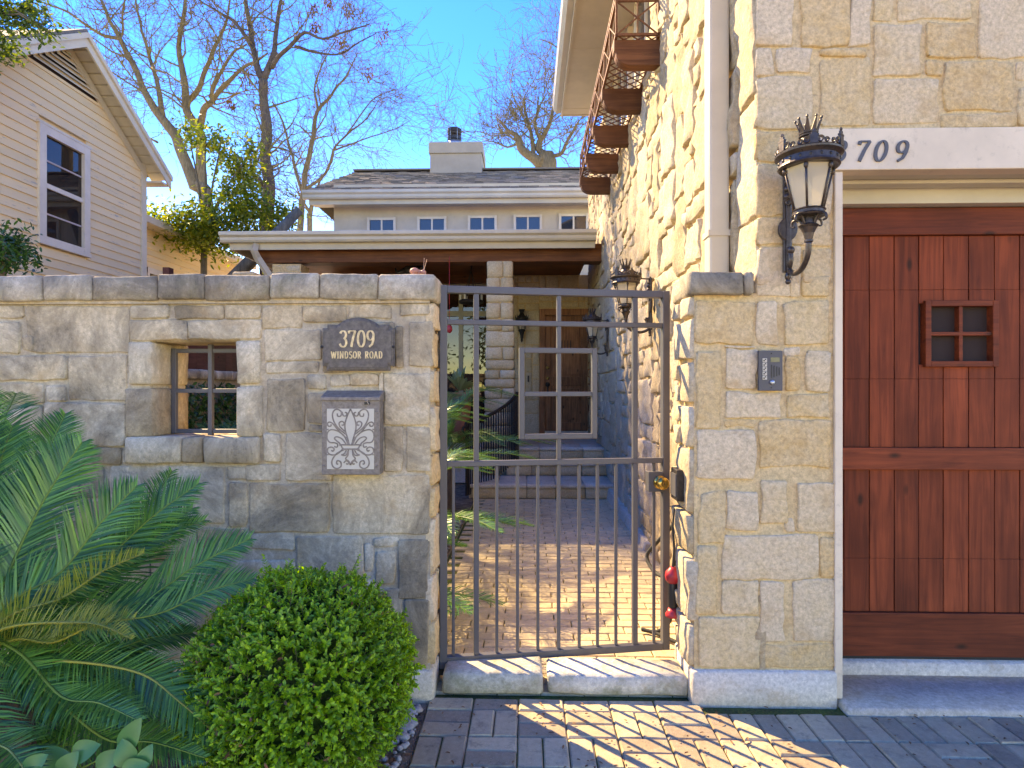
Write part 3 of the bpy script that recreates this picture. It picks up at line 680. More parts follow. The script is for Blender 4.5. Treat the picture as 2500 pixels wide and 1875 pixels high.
# ------------------------------------------------------------------ lettering
def arc(cx, cy, rx, ry, a0, a1, n=14): return [(cx+rx*math.cos(R(a0+(a1-a0)*i/n)), cy+ry*math.sin(R(a0+(a1-a0)*i/n))) for i in range(n+1)]
GLY = {'3': [arc(.28, .74, .22, .24, 160, -80), arc(.28, .27, .25, .27, 85, -165)], '7': [[(.05, .98), (.55, .98)], [(.53, .98), (.36, .55), (.22, 0)], [(.06, .98), (.05, .82)]],
       '0': [arc(.3, .5, .25, .49, 90, 450, 26)], '9': [arc(.3, .70, .23, .28, 90, 450, 20), [(.53, .70), (.52, .45), (.42, .16), (.2, 0)]],
       'W': [[(0, 1), (.2, 0)], [(.2, 0), (.42, .95)], [(.42, .95), (.62, 0)], [(.62, 0), (.84, 1)], [(-.08, .985), (.1, .985)], [(.74, .985), (.92, .985)]],
       'I': [[(.12, 0), (.12, 1)], [(0, .985), (.24, .985)], [(0, .015), (.24, .015)]],
       'N': [[(.08, 0), (.08, 1)], [(.08, 1), (.56, 0)], [(.56, 0), (.56, 1)], [(-.03, .985), (.12, .985)], [(-.03, .015), (.2, .015)], [(.44, .985), (.68, .985)]],
       'D': [[(.1, 0), (.1, 1)], [(0, .985), (.3, .985)]+arc(.28, .5, .27, .485, 90, -90)+[(0, .015)]],
       'S': [arc(.27, .76, .2, .23, 30, 250)+arc(.27, .26, .22, .25, 80, -150)], 'O': [arc(.3, .5, .28, .49, 90, 450, 26)],
       'R': [[(.1, 0), (.1, 1)], [(0, .985), (.28, .985)]+arc(.28, .74, .2, .245, 90, -90)+[(.1, .49)], [(.28, .5), (.55, 0)], [(0, .015), (.22, .015)]],
       'A': [[(.03, 0), (.3, 1)], [(.3, 1), (.57, 0)], [(.13, .34), (.47, .34)], [(-.05, .015), (.13, .015)], [(.46, .015), (.66, .015)]]}
GW = {'3': .6, '7': .6, '0': .62, '9': .6, 'W': .86, 'I': .26, 'N': .66, 'D': .6, 'S': .52, 'O': .6, 'R': .6, 'A': .62, ' ': .35}
def ribbon(mb, pts, O, U, V, N, h, wmin, wmax, th, closed=False):
    P = [O+U*x*h+V*y*h for x, y in pts]; n = len(P); L_ = []; 
    for i in range(n):
        d = (P[min(i+1, n-1)]-P[max(i-1, 0)])
        if d.length < 1e-9: d = U.copy()
        d.normalize(); s_ = N.cross(d); k = abs(d.dot(V)); wd = (wmin+(wmax-wmin)*k)*h/2
        L_.append((P[i]+s_*wd, P[i]-s_*wd))
    v = []; f = []
    for a, b in L_: v += [a, b, a+N*th, b+N*th]
    for i in range(n-1):
        q = i*4; r_ = q+4
        f += [(q+2, r_+2, r_+3, q+3), (q, q+2, r_+2, r_)[::-1], (q+1, q+3, r_+3, r_+1)]
    f += [(0, 1, 3, 2), (n*4-4, n*4-2, n*4-1, n*4-3)]
    mb.add(v, f)
def write(txt, O, U, V, N, h, mat, parent, gap=.16, wmin=.06, wmax=.15, th=.003, shear=0, name='letter', sxf=1.):
    O, U, V, N = map(Vector, (O, U, V, N)); tot = sum(GW[c]*sxf+gap for c in txt)-gap; x = -tot/2
    for c in txt:
        if c != ' ':
            mb = MB()
            for i, st in enumerate(GLY[c]): ribbon(mb, [(x+px*sxf+shear*py, py) for px, py in st], O+N*(.00015*i), U, V, N, h, wmin, wmax, th)
            mb.build(name, mat, parent)
        x += GW[c]*sxf+gap
# garage numerals
for c, px in (('3', 2046), ('7', 2101), ('0', 2145), ('9', 2195)):
    p = atY(px, 394, YF-.019)
    write(c, (p.x, p.y, p.z), (1, 0, 0), (0, 0, 1), (0, -1, 0), .088, M['iron2'], hd, wmin=.07, wmax=.165, th=.006, shear=.22, name='numeral')
# address plaque
PL = lambda x, y: atY(760+x/3.77, 740+y/3.77, YF-.03)
pq = thing('address_plaque', PL(425, 620), 'bronze address plaque with arched top and gold lettering on the street wall', 'sign')
def plq(inset, y0, th, nm, mat, bev):
    i = inset; pts = [(95+i, 580-i), (95+i, 228+i), (140+i, 228+i), (140+i, 195+i), (210+i*.6, 195+i)]
    pts += [(425+math.sin(R(a))*300, 430-math.cos(R(a))*300+i) for a in range(-40, 41, 5) if abs(math.sin(R(a))*300) < 205-i*.3]
    pts += [(650-i*.6, 195+i), (718-i, 195+i), (718-i, 228+i), (762-i, 228+i), (762-i, 580-i), (720-i, 580-i), (720-i, 622-i), (135+i, 622-i), (135+i, 580-i)]
    q = []
    for x, y in pts: p = PL(x, y); q.append((p.x, p.z))
    q = q[::-1]
    return MB().prism(q, (0, y0, 0), (1, 0, 0), (0, 0, 1), (0, -1, 0), th).build(nm, mat, pq, bevel=bev)
plq(0, YF-.008, .012, 'back_plate', M['plaque'], .002); plq(12, YF-.019, .006, 'rim', M['plaque'], .002); plq(26, YF-.0245, .004, 'rim', M['plaque'], .0015); plq(42, YF-.0275, .0012, 'face_plate', M['plaque'], 0)
yy = YF-.0285
s0 = PL(420, 403); write('3709', (s0.x, yy, s0.z), (1, 0, 0), (0, 0, 1), (0, -1, 0), (PL(0, 255).z-PL(0, 405).z), M['gold'], pq, gap=.06, wmin=.06, wmax=.14, name='numeral', sxf=.82)
s0 = PL(418, 508); write('WINDSOR ROAD', (s0.x, yy, s0.z), (1, 0, 0), (0, 0, 1), (0, -1, 0), (PL(0, 446).z-PL(0, 508).z), M['gold'], pq, gap=.17, wmin=.09, wmax=.17, th=.002, sxf=.83)
for x in (92, 750): p = PL(x, 402); MB(Matrix.Translation((p.x, YF-.022, p.z)) @ Matrix.Rotation(R(90), 4, 'X')).lathe([(.0, .006), (.006, .004), (.007, 0)], 10).build('screw', M['iron'], pq)
# mailbox
mbx = thing('mailbox', PL(380, 1580), 'bronze wall mailbox with cream fleur de lis panel under the address plaque', 'mailbox')
YB = YF-.075
PB = lambda x, y: atY(760+x/3.77, 740+y/3.77, YB)
a, b = PB(95, 1580), PB(630, 880)
MB().box(a.x, b.x, YB, YF-.004, a.z, b.z).build('box', M['mailbox'], mbx, bevel=.003)
l0 = PB(90, 898); l1 = PB(636, 862)
MB().add([(l0.x, YB-.008, l0.z), (l1.x, YB-.008, l0.z), (l1.x, YB-.008, l1.z), (l0.x, YB-.008, l1.z), (l0.x, YF-.003, l0.z+.001), (l1.x, YF-.003, l0.z+.001), (l1.x, YF-.003, l1.z+.028), (l0.x, YF-.003, l1.z+.028)],
         [(0, 1, 2, 3), (5, 4, 7, 6), (3, 2, 6, 7), (0, 4, 5, 1), (0, 3, 7, 4), (1, 5, 6, 2)]).build('lid', M['mailbox'], mbx, bevel=.003)
p0, p1 = PB(145, 1527), PB(578, 972)
MB().box(p0.x, p1.x, YB-.002, YB+.001, p0.z, p1.z).build('cream_panel', M['cream'], mbx)
q = PB(515, 935); MB().box(q.x-.012, q.x+.012, YB-.0035, YB+.001, q.z, q.z+.012).build('lock_slot', M['black'], mbx)
MB().tube([(q.x-.004, YB-.012, q.z+.018), (q.x+.001, YB-.014, q.z+.02), (q.x+.008, YB-.008, q.z+.002)], .002, 6).build('key_clip', M['galv'], mbx)
for x, y in ((120, 1000), (605, 1000), (112, 1500), (600, 1500)):
    p = PB(x, y); MB(Matrix.Translation((p.x, YB-.0005, p.z)) @ Matrix.Rotation(R(90), 4, 'X')).lathe([(0, .003), (.004, .002), (.0045, 0)], 8).build('screw', M['mailbox'], mbx)
half = [[(362, 975), (332, 1040), (312, 1110), (314, 1170), (334, 1240), (350, 1300)],
        [(330, 1215), (250, 1150), (208, 1085), (196, 1025), (215, 985), (250, 980), (278, 1003), (272, 1038), (245, 1040), (240, 1015)], [(285, 1000), (296, 1035), (322, 1036), (328, 1012), (310, 1005)],
        [(310, 1180), (268, 1140), (258, 1105), (280, 1088), (302, 1100), (298, 1122), (280, 1122)], [(325, 1245), (250, 1170), (200, 1110), (168, 1095), (150, 1110), (160, 1132), (182, 1130), (184, 1114)],
        [(342, 1300), (305, 1225), (245, 1178), (185, 1165), (152, 1190), (146, 1240), (170, 1280), (215, 1285), (243, 1298), (238, 1325), (212, 1320)],
        [(322, 1298), (282, 1248), (235, 1230), (215, 1245), (235, 1268), (262, 1290), (268, 1315)], [(300, 1335), (240, 1388), (185, 1396), (152, 1372), (156, 1335), (188, 1325), (212, 1342), (202, 1362), (186, 1354)],
        [(275, 1303), (362, 1305)], [(290, 1343), (362, 1343)], [(275, 1303), (290, 1343)], [(310, 1345), (235, 1385), (192, 1450), (200, 1502), (238, 1522), (274, 1502), (272, 1462), (242, 1450), (234, 1476), (250, 1482)],
        [(342, 1350), (338, 1400), (318, 1432), (345, 1455), (362, 1490)], [(325, 1352), (305, 1385), (278, 1396)], [(345, 1352), (325, 1395), (300, 1402), (278, 1396)],
        [(300, 1470), (322, 1450), (345, 1465), (335, 1482), (322, 1476)], [(145, 1165), (160, 1160)], [(148, 1395), (160, 1392)]]
fl = MB()
for i, st in enumerate(half):
    for sgn in (1, -1):
        P2 = []
        for p in crom([(362+sgn*(x-362), y, 0) for x, y in st], 5):
            q = PB(p.x, p.y); P2.append((q.x, q.z))
        ribbon(fl, P2, Vector((0, YB-.0018-.00004*i, 0)), Vector((1, 0, 0)), Vector((0, 0, 1)), Vector((0, -1, 0)), 1., .0062, .0062, .0012)
fl.build('fleur_ornament', M['mailbox'], mbx)
# intercom
ic = thing('intercom', atY(1882, 955, YF-.02), 'grey metal door intercom with five buttons on the gate pier', 'intercom')
a, b = atY(1853, 954, YF-.022), atY(1911, 856, YF-.022)
MB().box(a.x, b.x, YF-.022, YF-.003, a.z, b.z).build('face_plate', M['iron2'], ic, bevel=.002)
IA = lambda x, y: atY(1650+x/2.7644, 640+y/2.7644, YF-.023)
for k in range(5):
    c = IA(600, 662+29.5*k); MB().box(c.x-.0095, c.x+.0095, YF-.026, YF-.0215, c.z-.0085, c.z+.0085).build('button', M['cream'], ic, bevel=.001)
    MB().box(c.x-.007, c.x-.001, YF-.0266, YF-.0258, c.z-.005, c.z+.001).box(c.x-.001, c.x+.005, YF-.0266, YF-.0258, c.z+.001, c.z+.006).build('button_mark', M['black'], ic)
a, b = IA(640, 674), IA(701, 643); MB().box(a.x, b.x, YF-.0235, YF-.0215, a.z, b.z).build('display', M['screenface'], ic)
for k, (x, y0, y1) in enumerate(((646, 692, 782), (663, 698, 776), (681, 704, 770), (698, 710, 764))):
    a, b = IA(x-4, y1), IA(x+4, y0); MB().box(a.x, b.x, YF-.0232, YF-.0215, a.z, b.z).build('speaker_slot', M['black'], ic)
c = IA(650, 811); MB(Matrix.Translation((c.x, YF-.022, c.z)) @ Matrix.Rotation(R(90), 4, 'X')).lathe([(.0105, 0), (.0105, .006), (.008, .009), (0, .009)], 14).build('call_button', M['galv'], ic, smooth=True)
for y in (616, 848): c = IA(645, y); MB(Matrix.Translation((c.x, YF-.022, c.z)) @ Matrix.Rotation(R(90), 4, 'X')).lathe([(.003, 0), (.003, .002), (0, .002)], 8).build('screw', M['iron'], ic)
# ------------------------------------------------------------------ lanterns
def lantern(loc, rot, label, sc=1., glass=True):
    t = thing('wall_lantern', loc, label, 'wall lamp', 'crowned wall lanterns')
    W = Matrix.Translation(loc) @ Matrix.Rotation(rot, 4, 'Z') @ Matrix.Scale(sc, 4)      # local: -y away from wall, z up; origin: plate foot
    A = -.25
    mb = MB(W); mb.box(-.022, .022, -.022, 0, .02, .52).build('back_plate', M['lamp'], t, bevel=.006)
    mb = MB(W); mb.box(-.012, .012, -.034, -.02, .05, .50)
    mb.add(*disc_y(.048, .022, -.016, .24)); mb.build('rosette', M['lamp'], t, bevel=.004)
    mb = MB(W)
    for k, zz in enumerate((.40, .44, .475)): mb.ball((0, -.028, zz), .024-.003*k, 10, 6, (1.25, 1, .8))
    sp = [(0.0, -.03-.02*math.cos(a*.5)*(1-a/22), .385+.022*math.sin(a*.5)*(1-a/22)) for a in range(0, 20)]
    mb.tube(sp, .006, 6); mb.ball((0, -.02, .515), .018, 8, 6, (1, .8, 1.2)); mb.build('scroll_bracket', M['lamp'], t, smooth=True)
    mb = MB(W)
    for sx_ in (-1, 1): mb.tube([(sx_*.014+sx_*.016*math.cos(a*.55)*(1-a/24)*1.0, -.045, .37+.02*math.sin(a*.55)*(1-a/24)) for a in range(0, 20)], .004, 5)
    mb.build('volute', M['lamp'], t, smooth=True)
    arm = crom([(0, -.02, .14), (0, -.045, .12), (0, -.05, .07), (0, -.035, .03), (0, -.10, 0.0), (0, -.18, .01), (0, A+.012, .06), (0, A, .12)], 6)
    mb = MB(W).tube(arm, [.014]*len(arm), 10); mb.ball((0, -.055, .125), .019, 10, 8); mb.build('arm', M['lamp'], t, smooth=True)
    mb = MB(W); mb.ball((0, -.02, .0), .02, 10, 8, (.8, .8, 1.2)); mb.ball((0, -.02, -.028), .014, 10, 8)
    mb.build('finial', M['lamp'], t, smooth=True)
    C = (0, A, 0)
    cup = MB(W).lathe([(.013, .115), (.02, .12), (.02, .128), (.017, .13), (.024, .16), (.036, .185), (.046, .195), (.04, .20), (.03, .205), (.028, .235)], 18, C); cup.build('cup', M['lamp'], t)
    mb = MB(W)
    for k in range(4):
        a = 2*math.pi*k/4+.5; ca, sa = math.cos(a), math.sin(a)
        pr = crom([(.025, 0, .195), (.05, 0, .235), (.085, 0, .235), (.092, 0, .212), (.075, 0, .205)], 5)
        mb.tube([(p.x*ca, A+p.x*sa, p.z) for p in pr], [.008-.00015*i for i in range(len(pr))], 6)
    mb.build('leaf_scroll', M['lamp'], t, smooth=True)
    MB(W).lathe([(.03, .235), (.072, .238), (.076, .244), (.07, .25), (.07, .262), (.075, .266), (.068, .272), (.05, .272)], 24, C).build('lower_ring', M['lamp'], t)
    MB(W).lathe([(.064, .268), (.112, .468)], 6, C).build('glass', M['lampglass'], t)
    mb = MB(W)
    for k in range(6):
        a = 2*math.pi*k/6; mb.tube([(.066*math.cos(a), A+.066*math.sin(a), .266), (.115*math.cos(a), A+.115*math.sin(a), .47)], .0055, 6)
        mb.ball((.112*math.cos(a), A+.112*math.sin(a), .45), .011, 8, 6, (1, 1, 1.5))
    mb.build('ribs', M['lamp'], t, smooth=True)
    MB(W).lathe([(.118, .462), (.128, .462), (.136, .47), (.132, .48), (.130, .505), (.138, .512), (.149, .52), (.150, .528), (.142, .536), (.12, .53), (.115, .47)], 36, C).build('upper_ring', M['lamp'], t)
    mb = MB(W)
    for k in range(18):
        a = 2*math.pi*(k+.5)/18; mb.ball((.1305*math.cos(a), A+.1305*math.sin(a), .493), .007, 6, 4, (1, 1, 1.3))
    mb.build('studs', M['black'], t)['kind'] = 'stuff'
    MB(W).lathe([(.14, .532), (.10, .552), (.06, .572), (.047, .584), (.042, .594), (.038, .604), (.036, .61)], 24, C).build('dome', M['lamp'], t, smooth=True)
    mb = MB(W)
    for k in range(6):
        a = 2*math.pi*k/6+.25; ca, sa = math.cos(a), math.sin(a); r_ = .142
        big_ = 1.0 if k % 2 else .75
        B = W @ Matrix.Translation((r_*ca, A+r_*sa, .532)) @ Matrix.Rotation(a, 4, 'Z')
        m2 = MB(B)
        m2.box(-.006, .006, -.017, .017, 0, .045*big_).box(-.007, .007, -.02, .02, .045*big_, .052*big_).box(-.005, .005, -.011, .011, .052*big_, .066*big_)
        m2.ball((0, 0, .074*big_), .007, 6, 5, (1, 1, 1.6)); m2.box(-.003, .003, -.009, .009, .072*big_, .077*big_)
        mb.v.extend(m2.v[:0]); n = len(mb.v); mb.v.extend(m2.v); mb.f.extend([tuple(i+n for i in f) for f in m2.f])
        for sg in (-1, 1):
            for q_ in (0, 1):
                da = sg*(.20+.2*q_); cc = a+da; rr_ = .016-.004*q_
                ring = [(0, rr_*math.cos(x*.62)*(1-x/26), rr_+rr_*math.sin(x*.62)*(1-x/26)) for x in range(0, 18)]
                B2 = W @ Matrix.Translation((r_*math.cos(cc), A+r_*math.sin(cc), .534)) @ Matrix.Rotation(cc, 4, 'Z')
                m3 = MB(B2).tube(ring, .004, 5); n = len(mb.v); mb.v.extend(m3.v); mb.f.extend([tuple(i+n for i in f) for f in m3.f])
    mb.build('crest', M['lamp'], t)
    MB(W).lathe([(.036, .61), (.044, .613), (.045, .618), (.038, .622), (.042, .626), (.043, .631), (.035, .634)], 20, C).build('neck', M['lamp'], t)
    mb = MB(W); n = 9
    for k in range(n):
        a = 2*math.pi*k/n; ca, sa = math.cos(a), math.sin(a); tx, ty = -sa, ca
        b0 = Vector((.036*ca, A+.036*sa, .632)); tp = Vector((.057*ca, A+.057*sa, .69)); T = Vector((tx, ty, 0)); Nn = Vector((ca, sa, 0))*.0025
        mb.add([b0+T*.012-Nn, b0-T*.012-Nn, tp-T*.003-Nn, tp+T*.003-Nn, b0+T*.012+Nn, b0-T*.012+Nn, tp-T*.003+Nn, tp+T*.003+Nn], [(0, 1, 2, 3), (7, 6, 5, 4), (0, 4, 5, 1), (1, 5, 6, 2), (2, 6, 7, 3), (3, 7, 4, 0)])
        mb.ball(tp+Vector((0, 0, .003)), .0065, 8, 6)
    mb.build('crown', M['lamp'], t)
    MB(W).lathe([(.012, .27), (.012, .33), (.009, .335), (.011, .35), (.014, .37), (.008, .40), (0, .415)], 10, C).build('bulb', M['cream'], t, smooth=True)
    MB(W).bar((0, -.02, .51), (0, A+.14, .515), .012, .012).build('top_stay', M['lamp'], t)
    return t
def disc_y(r, th, y, z, n=20):
    v = []; f = []
    for s_ in (0, 1):
        for k in range(n): a = 2*math.pi*k/n; v.append((r*math.cos(a), y-th/2+th*s_, z+r*1.25*math.sin(a)))
    f.append(tuple(range(n))); f.append(tuple(range(2*n-1, n-1, -1)))
    for k in range(n): f.append((k, n+k, n+(k+1) % n, (k+1) % n))
    return v, f
p = atY(1923, 672, YF-.02)
lantern((p.x, YF-.006, p.z-.005), 0, 'bronze crowned lantern on the garage front beside the house number board', .86)
lz = p.z+.02
lantern((sx(5.1)-.03, 5.1, 1.86), R(-90), 'bronze crowned lantern on the sunlit side wall just behind the gate', .86)
lantern((sx(8.2)-.03, 8.2, 1.86), R(-90), 'bronze crowned lantern on the side wall near the front steps', .86)
# ------------------------------------------------------------------ gate
HG = atZ(1074, 950+.001, CZ) if False else None
gz_l, gz_r = 2.93, 3.10
def camx(px, z): u = (px-1250)/F; return Vector((CP*u*z-SP*z, SP*u*z+CP*z, 0))
G0 = camx(1073, gz_l); G1 = camx(1632, gz_r); GU = (G1-G0).normalized(); GN = Vector((GU.y, -GU.x, 0)); GWD = (G1-G0).length
def gpt(px, py):
    d = ray(px, py); t = (G0.dot(GN))/(d.dot(GN)); q = Vector((0, 0, CZ))+d*t; return (q-G0).dot(GU), q.z
gate = thing('garden_gate', (G0.x, G0.y, .085), 'dark grey metal gate of square bars standing slightly open', 'gate')
def gp3(s, z, off=0): return G0+GU*s+Vector((0, 0, z))+GN*off
def gv(s, z0, z1, wd, dp, nm, off=0, mat='gate'):
    a, b = gp3(s, z0, off), gp3(s, z1, off); mb = MB(); v = []
    for p in (a, b):
        for i, j in ((-1, -1), (1, -1), (1, 1), (-1, 1)): v.append(p+GU*i*wd/2+GN*j*dp/2)
    return mb.add(v, [(0, 1, 2, 3)[::-1], (4, 5, 6, 7), (0, 1, 5, 4), (1, 2, 6, 5), (2, 3, 7, 6), (3, 0, 4, 7)]).build(nm, M[mat], gate, bevel=.0025)
def gh(s0, s1, z, ht, dp, nm, off=0, z1=None, mat='gate'):
    z1 = z if z1 is None else z1; v = []
    for s_, zz in ((s0, z), (s1, z1)):
        for i, j in ((-1, -1), (1, -1), (1, 1), (-1, 1)): v.append(gp3(s_, zz+j*ht/2, off)+GN*i*dp/2)
    return MB().add(v, [(0, 1, 2, 3), (7, 6, 5, 4), (0, 4, 5, 1), (1, 5, 6, 2), (2, 6, 7, 3), (3, 7, 4, 0)]).build(nm, M[mat], gate, bevel=.0025)
Z7 = lambda x, y: (1050+x/2.7646, 640+y/2.7646); Z8 = lambda x, y: (1050+x/2.2886, 1150+y/2.2886)
zt = gpt(*Z7(90, 160))[1]; zbm = .082; PW = .036
gv(PW/2, zbm-.02, zt, PW, .04, 'hinge_post'); gv(GWD-PW/2, zbm+.0, zt-.0005, PW, .04, 'latch_post')
TR = .034
gh(PW, GWD-PW, zt-TR/2-.001, TR, .038, 'top_rail'); gh(PW, GWD-PW, zbm+.017, .034, .038, 'bottom_rail')
zr2 = gpt(*Z7(90, 405))[1]; zmid = gpt(*Z7(90, 1362))[1]
gh(PW, GWD-PW, zr2, .024, .03, 'upper_rail'); gh(PW, GWD-PW, zmid, .026, .032, 'middle_rail')
sb = [gpt(*Z7(x, 600))[0] for x in (311, 868, 1381)]
for s_ in (sb[0], sb[2]):
    gv(s_, zmid+.013, zr2-.012, .025, .028, 'upright'); gv(s_, zr2+.012, zt-TR-.001, .025, .028, 'upright'); gv(s_, zbm+.034, zmid-.013, .025, .028, 'upright')
q0, qt = gpt(*Z7(600, 578)); q1, qb = gpt(*Z7(1122, 1195)); FW = .025
qt = gpt(*Z7(600, 578))[1]; qb = gpt(*Z7(600, 1195))[1]
gv(q0+FW/2, qb, qt, FW, .03, 'inner_frame', .003); gv(q1-FW/2, qb, qt, FW, .03, 'inner_frame', .003)
gh(q0+FW, q1-FW, qt-FW/2, FW, .03, 'inner_frame', .003); gh(q0+FW, q1-FW, qb+FW/2, FW, .03, 'inner_frame', .003)
qz = gpt(*Z7(745, 890))[1]
gh(q0+FW, q1-FW, qz, .022, .024, 'inner_frame', .0)
gv(sb[1], zmid+.013, qb, .020, .026, 'upright'); gv(sb[1], qt, zr2-.012, .020, .026, 'upright'); gv(sb[1], zr2+.012, zt-TR-.001, .020, .026, 'upright'); gv(sb[1], qb+FW, qt-FW, .02, .0265, 'upright')
for x in (130, 373, 488, 602, 718, 833, 935, 1038, 1250):
    s_ = gpt(*Z8(x, 600))[0]; gv(s_, zbm+.034, zmid-.013, .0145 if x != 718 else .017, .0145, 'baluster')
lb = gpt(*Z7(1512, 1478)); gv(lb[0], lb[1]-.05, lb[1]+.05, .075, .05, 'lock_box')
kb = gpt(*Z7(1537, 1480)); kp = gp3(kb[0], kb[1], .025)
KM = Matrix.Translation(kp) @ GN.to_track_quat('Z', 'Y').to_matrix().to_4x4()
MB(KM).lathe([(.034, 0), (.034, .006), (.026, .01), (.02, .022), (.029, .034), (.031, .046), (.026, .056), (.014, .058), (0, .058)], 24).build('knob', M['brass'], gate, smooth=True)
MB(KM).box(-.0015, .0015, -.007, .007, .056, .0595).build('keyhole', M['black'], gate)
for zz in (gpt(*Z7(90, 465))[1], .30):
    MB().box(WX1+.002, WX1+.012, G0.y-.028, G0.y+.028, zz-.045, zz+.045).build('hinge_plate', M['iron'], gate, bevel=.002)
    MB().bar((WX1+.01, G0.y, zz), (G0.x+.002, G0.y, zz), .022, .03).build('hinge_pin', M['iron'], gate)
MB().box(WX1-.01, G0.x+.03, G0.y-.02, G0.y+.02, .035, .061).build('pivot', M['iron'], gate)
# strike box on pier
sbx = thing('strike_box', (PXL-.03, 2.9, .8), 'black steel strike box on the pier beside the gate lock', 'lock')
a = atY(1652, 1222, 2.86); b = atY(1683, 1146, 2.86)
MB().box(PXL-.045, PXL+.01, 2.83, 2.95, a.z, b.z).build('housing', M['iron'], sbx, bevel=.004); MB().box(PXL-.05, PXL-.044, 2.84, 2.94, a.z+.02, b.z-.02).build('strike_plate', M['gate'], sbx)
# hose and sprayer
hs = crom([(.685, 3.02, .80), (.69, 3.03, .62), (.66, 3.04, .45), (.56, 3.3, .36), (.52, 3.45, .42), (.57, 3.4, .52), (.62, 3.3, .62), (.65, 3.2, .7), (.63, 3.2, .5), (.6, 3.25, .28), (.62, 3.3, .12), (.56, 3.35, .03), (.48, 3.4, .02), (.55, 3.35, .02), (.68, 3.2, .015), (.72, 3.35, .015)], 8)
hs = [Vector((p.x+.17, p.y+.12, p.z)) for p in hs]
o = MB().tube(hs, .011, 8).build('garden_hose', M['hose'], smooth=True); tag(o, 'black fabric garden hose looped on the wall behind the gate', 'hose')
sp_ = thing('hose_sprayer', (.705, 3.0, .32), 'black hose sprayer with red ends hanging below the strike box', 'sprayer')
W = Matrix.Translation((.703, 2.995, .30))
MB(W).lathe([(.02, .03), (.023, .04), (.023, .15), (.02, .16)], 14).build('barrel', M['black'], sp_, smooth=True)
MB(W).lathe([(.036, -.01), (.036, .0), (.026, .015), (.021, .035), (.018, .03)], 14).build('lower_cap', M['red'], sp_, smooth=True)
MB(W).lathe([(.021, .15), (.034, .165), (.038, .185), (.034, .205), (.02, .22), (.012, .23)], 14).build('upper_cap', M['red'], sp_, smooth=True)
MB(W).tube([(0, 0, .22), (.005, -.01, .32), (-.005, -.02, .42), (.0, -.04, .52)], .006, 6).build('cord', M['hose'], sp_)
# threshold stones
for (x0, y0, x1, y1, sd_, lab) in ((70, 1062, 628, 1238, 301, 'shorter mossy limestone block at the gate threshold by the hinge'), (655, 1080, 1440, 1258, 302, 'longer pale limestone block at the gate threshold by the pier')):
    a = atY(*Z8(x0, y1), 2.80); b = atY(*Z8(x1, y1), 2.80); t = atY(*Z8(x0, (1120 if sd_ == 301 else 1135)), 2.80)
    o = MB().block(a.x, b.x, 2.79, 2.985, 0.0, t.z, .006, sd_, .045, .012).build('threshold_block', M['threshold'], smooth=True); tag(o, lab, 'stone block')
# ------------------------------------------------------------------ balcony basket
bal = thing('window_basket', (1.0, 6.5, 4.0), 'rusty iron lattice window basket on wood corbels high on the side wall', 'balcony')
BX, BZ0, BZ1, BY0, BY1 = .70, 4.18, 4.50, 4.86, 8.16
for z_, nm in ((BZ0, 'rail'), (BZ1, 'rail'), (BZ1-.05, 'rail')):
    MB().bar((BX, BY0, z_), (BX+.01, BY1, z_), .022, .022).build(nm, M['rust'], bal)
    for y_ in (BY0, BY1): MB().bar((BX+.011, y_, z_), (sx(y_)-.02, y_, z_), .018, .02).build(nm, M['rust'], bal)
npan = 9
for k in range(npan+1):
    y_ = BY0+(BY1-BY0)*k/npan; MB().bar((BX, y_, BZ0), (BX, y_, BZ1), .016, .016, (0, 1, 0)).build('post', M['rust'], bal)
    if k < npan:
        y2 = BY0+(BY1-BY0)*(k+1)/npan
        MB().bar((BX-.004, y_, BZ0), (BX-.004, y2, BZ1-.05), .009, .009).build('cross_bar', M['rust'], bal); MB().bar((BX+.005, y2, BZ0), (BX+.005, y_, BZ1-.05), .009, .009).build('cross_bar', M['rust'], bal)
for y_ in (BY0, BY1):
    x1 = sx(y_)-.02; MB().bar((x1, y_, BZ0-.02), (x1, y_, BZ1), .018, .018, (0, 1, 0)).build('post', M['rust'], bal)
    xm = (BX+x1)/2; MB().bar((xm, y_, BZ0), (xm, y_, BZ1-.05), .01, .01, (0, 1, 0)).build('post', M['rust'], bal)
    MB().bar((BX, y_-.004, BZ0), (x1, y_-.004, BZ1-.05), .01, .01).build('cross_bar', M['rust'], bal); MB().bar((BX, y_+.004, BZ1-.05), (x1, y_+.004, BZ0), .01, .01).build('cross_bar', M['rust'], bal)
st = .11; wB = .34; k = 0
yv = BY0-wB
while yv < BY1:
    for sg in (0, 1):
        ya, yb2 = (yv, yv+wB) if sg == 0 else (yv+wB, yv)
        a = Vector((BX, ya, BZ0-.006-.007*sg)); b = Vector((BX+wB, yb2, BZ0-.006-.007*sg))
        lo, hi = (a, b) if a.y < b.y else (b, a)
        if hi.y > BY0 and lo.y < BY1:
            d = hi-lo; t0 = max(0, (BY0-lo.y)/d.y); t1 = min(1, (BY1-lo.y)/d.y)
            MB().bar(lo+d*t0, lo+d*t1, .009, .007).build('lattice_bar', M['rust'], bal)
    yv += st
MB().bar((sx(6.5)-.05, BY0, BZ0-.01), (sx(6.5)-.0, BY1, BZ0-.01), .02, .02).build('rail', M['rust'], bal)
for k in range(5):
    y_ = 4.94+.79*k; x1 = sx(y_)+.01; D = x1-BX+.015
    prof = [(0, 0), (-D*.62, 0.0)]+[(-D*.62-D*.34*math.sin(R(a)), .10-.10*math.cos(R(a))) for a in range(10, 91, 10)]+[(-D, .12), (-D, .205), (0, .205)]
    MB().prism(prof, (x1, y_-.05, 3.955), (1, 0, 0), (0, 0, 1), (0, 1, 0), .10).build('corbel', M['corbel'], bal, bevel=.006)
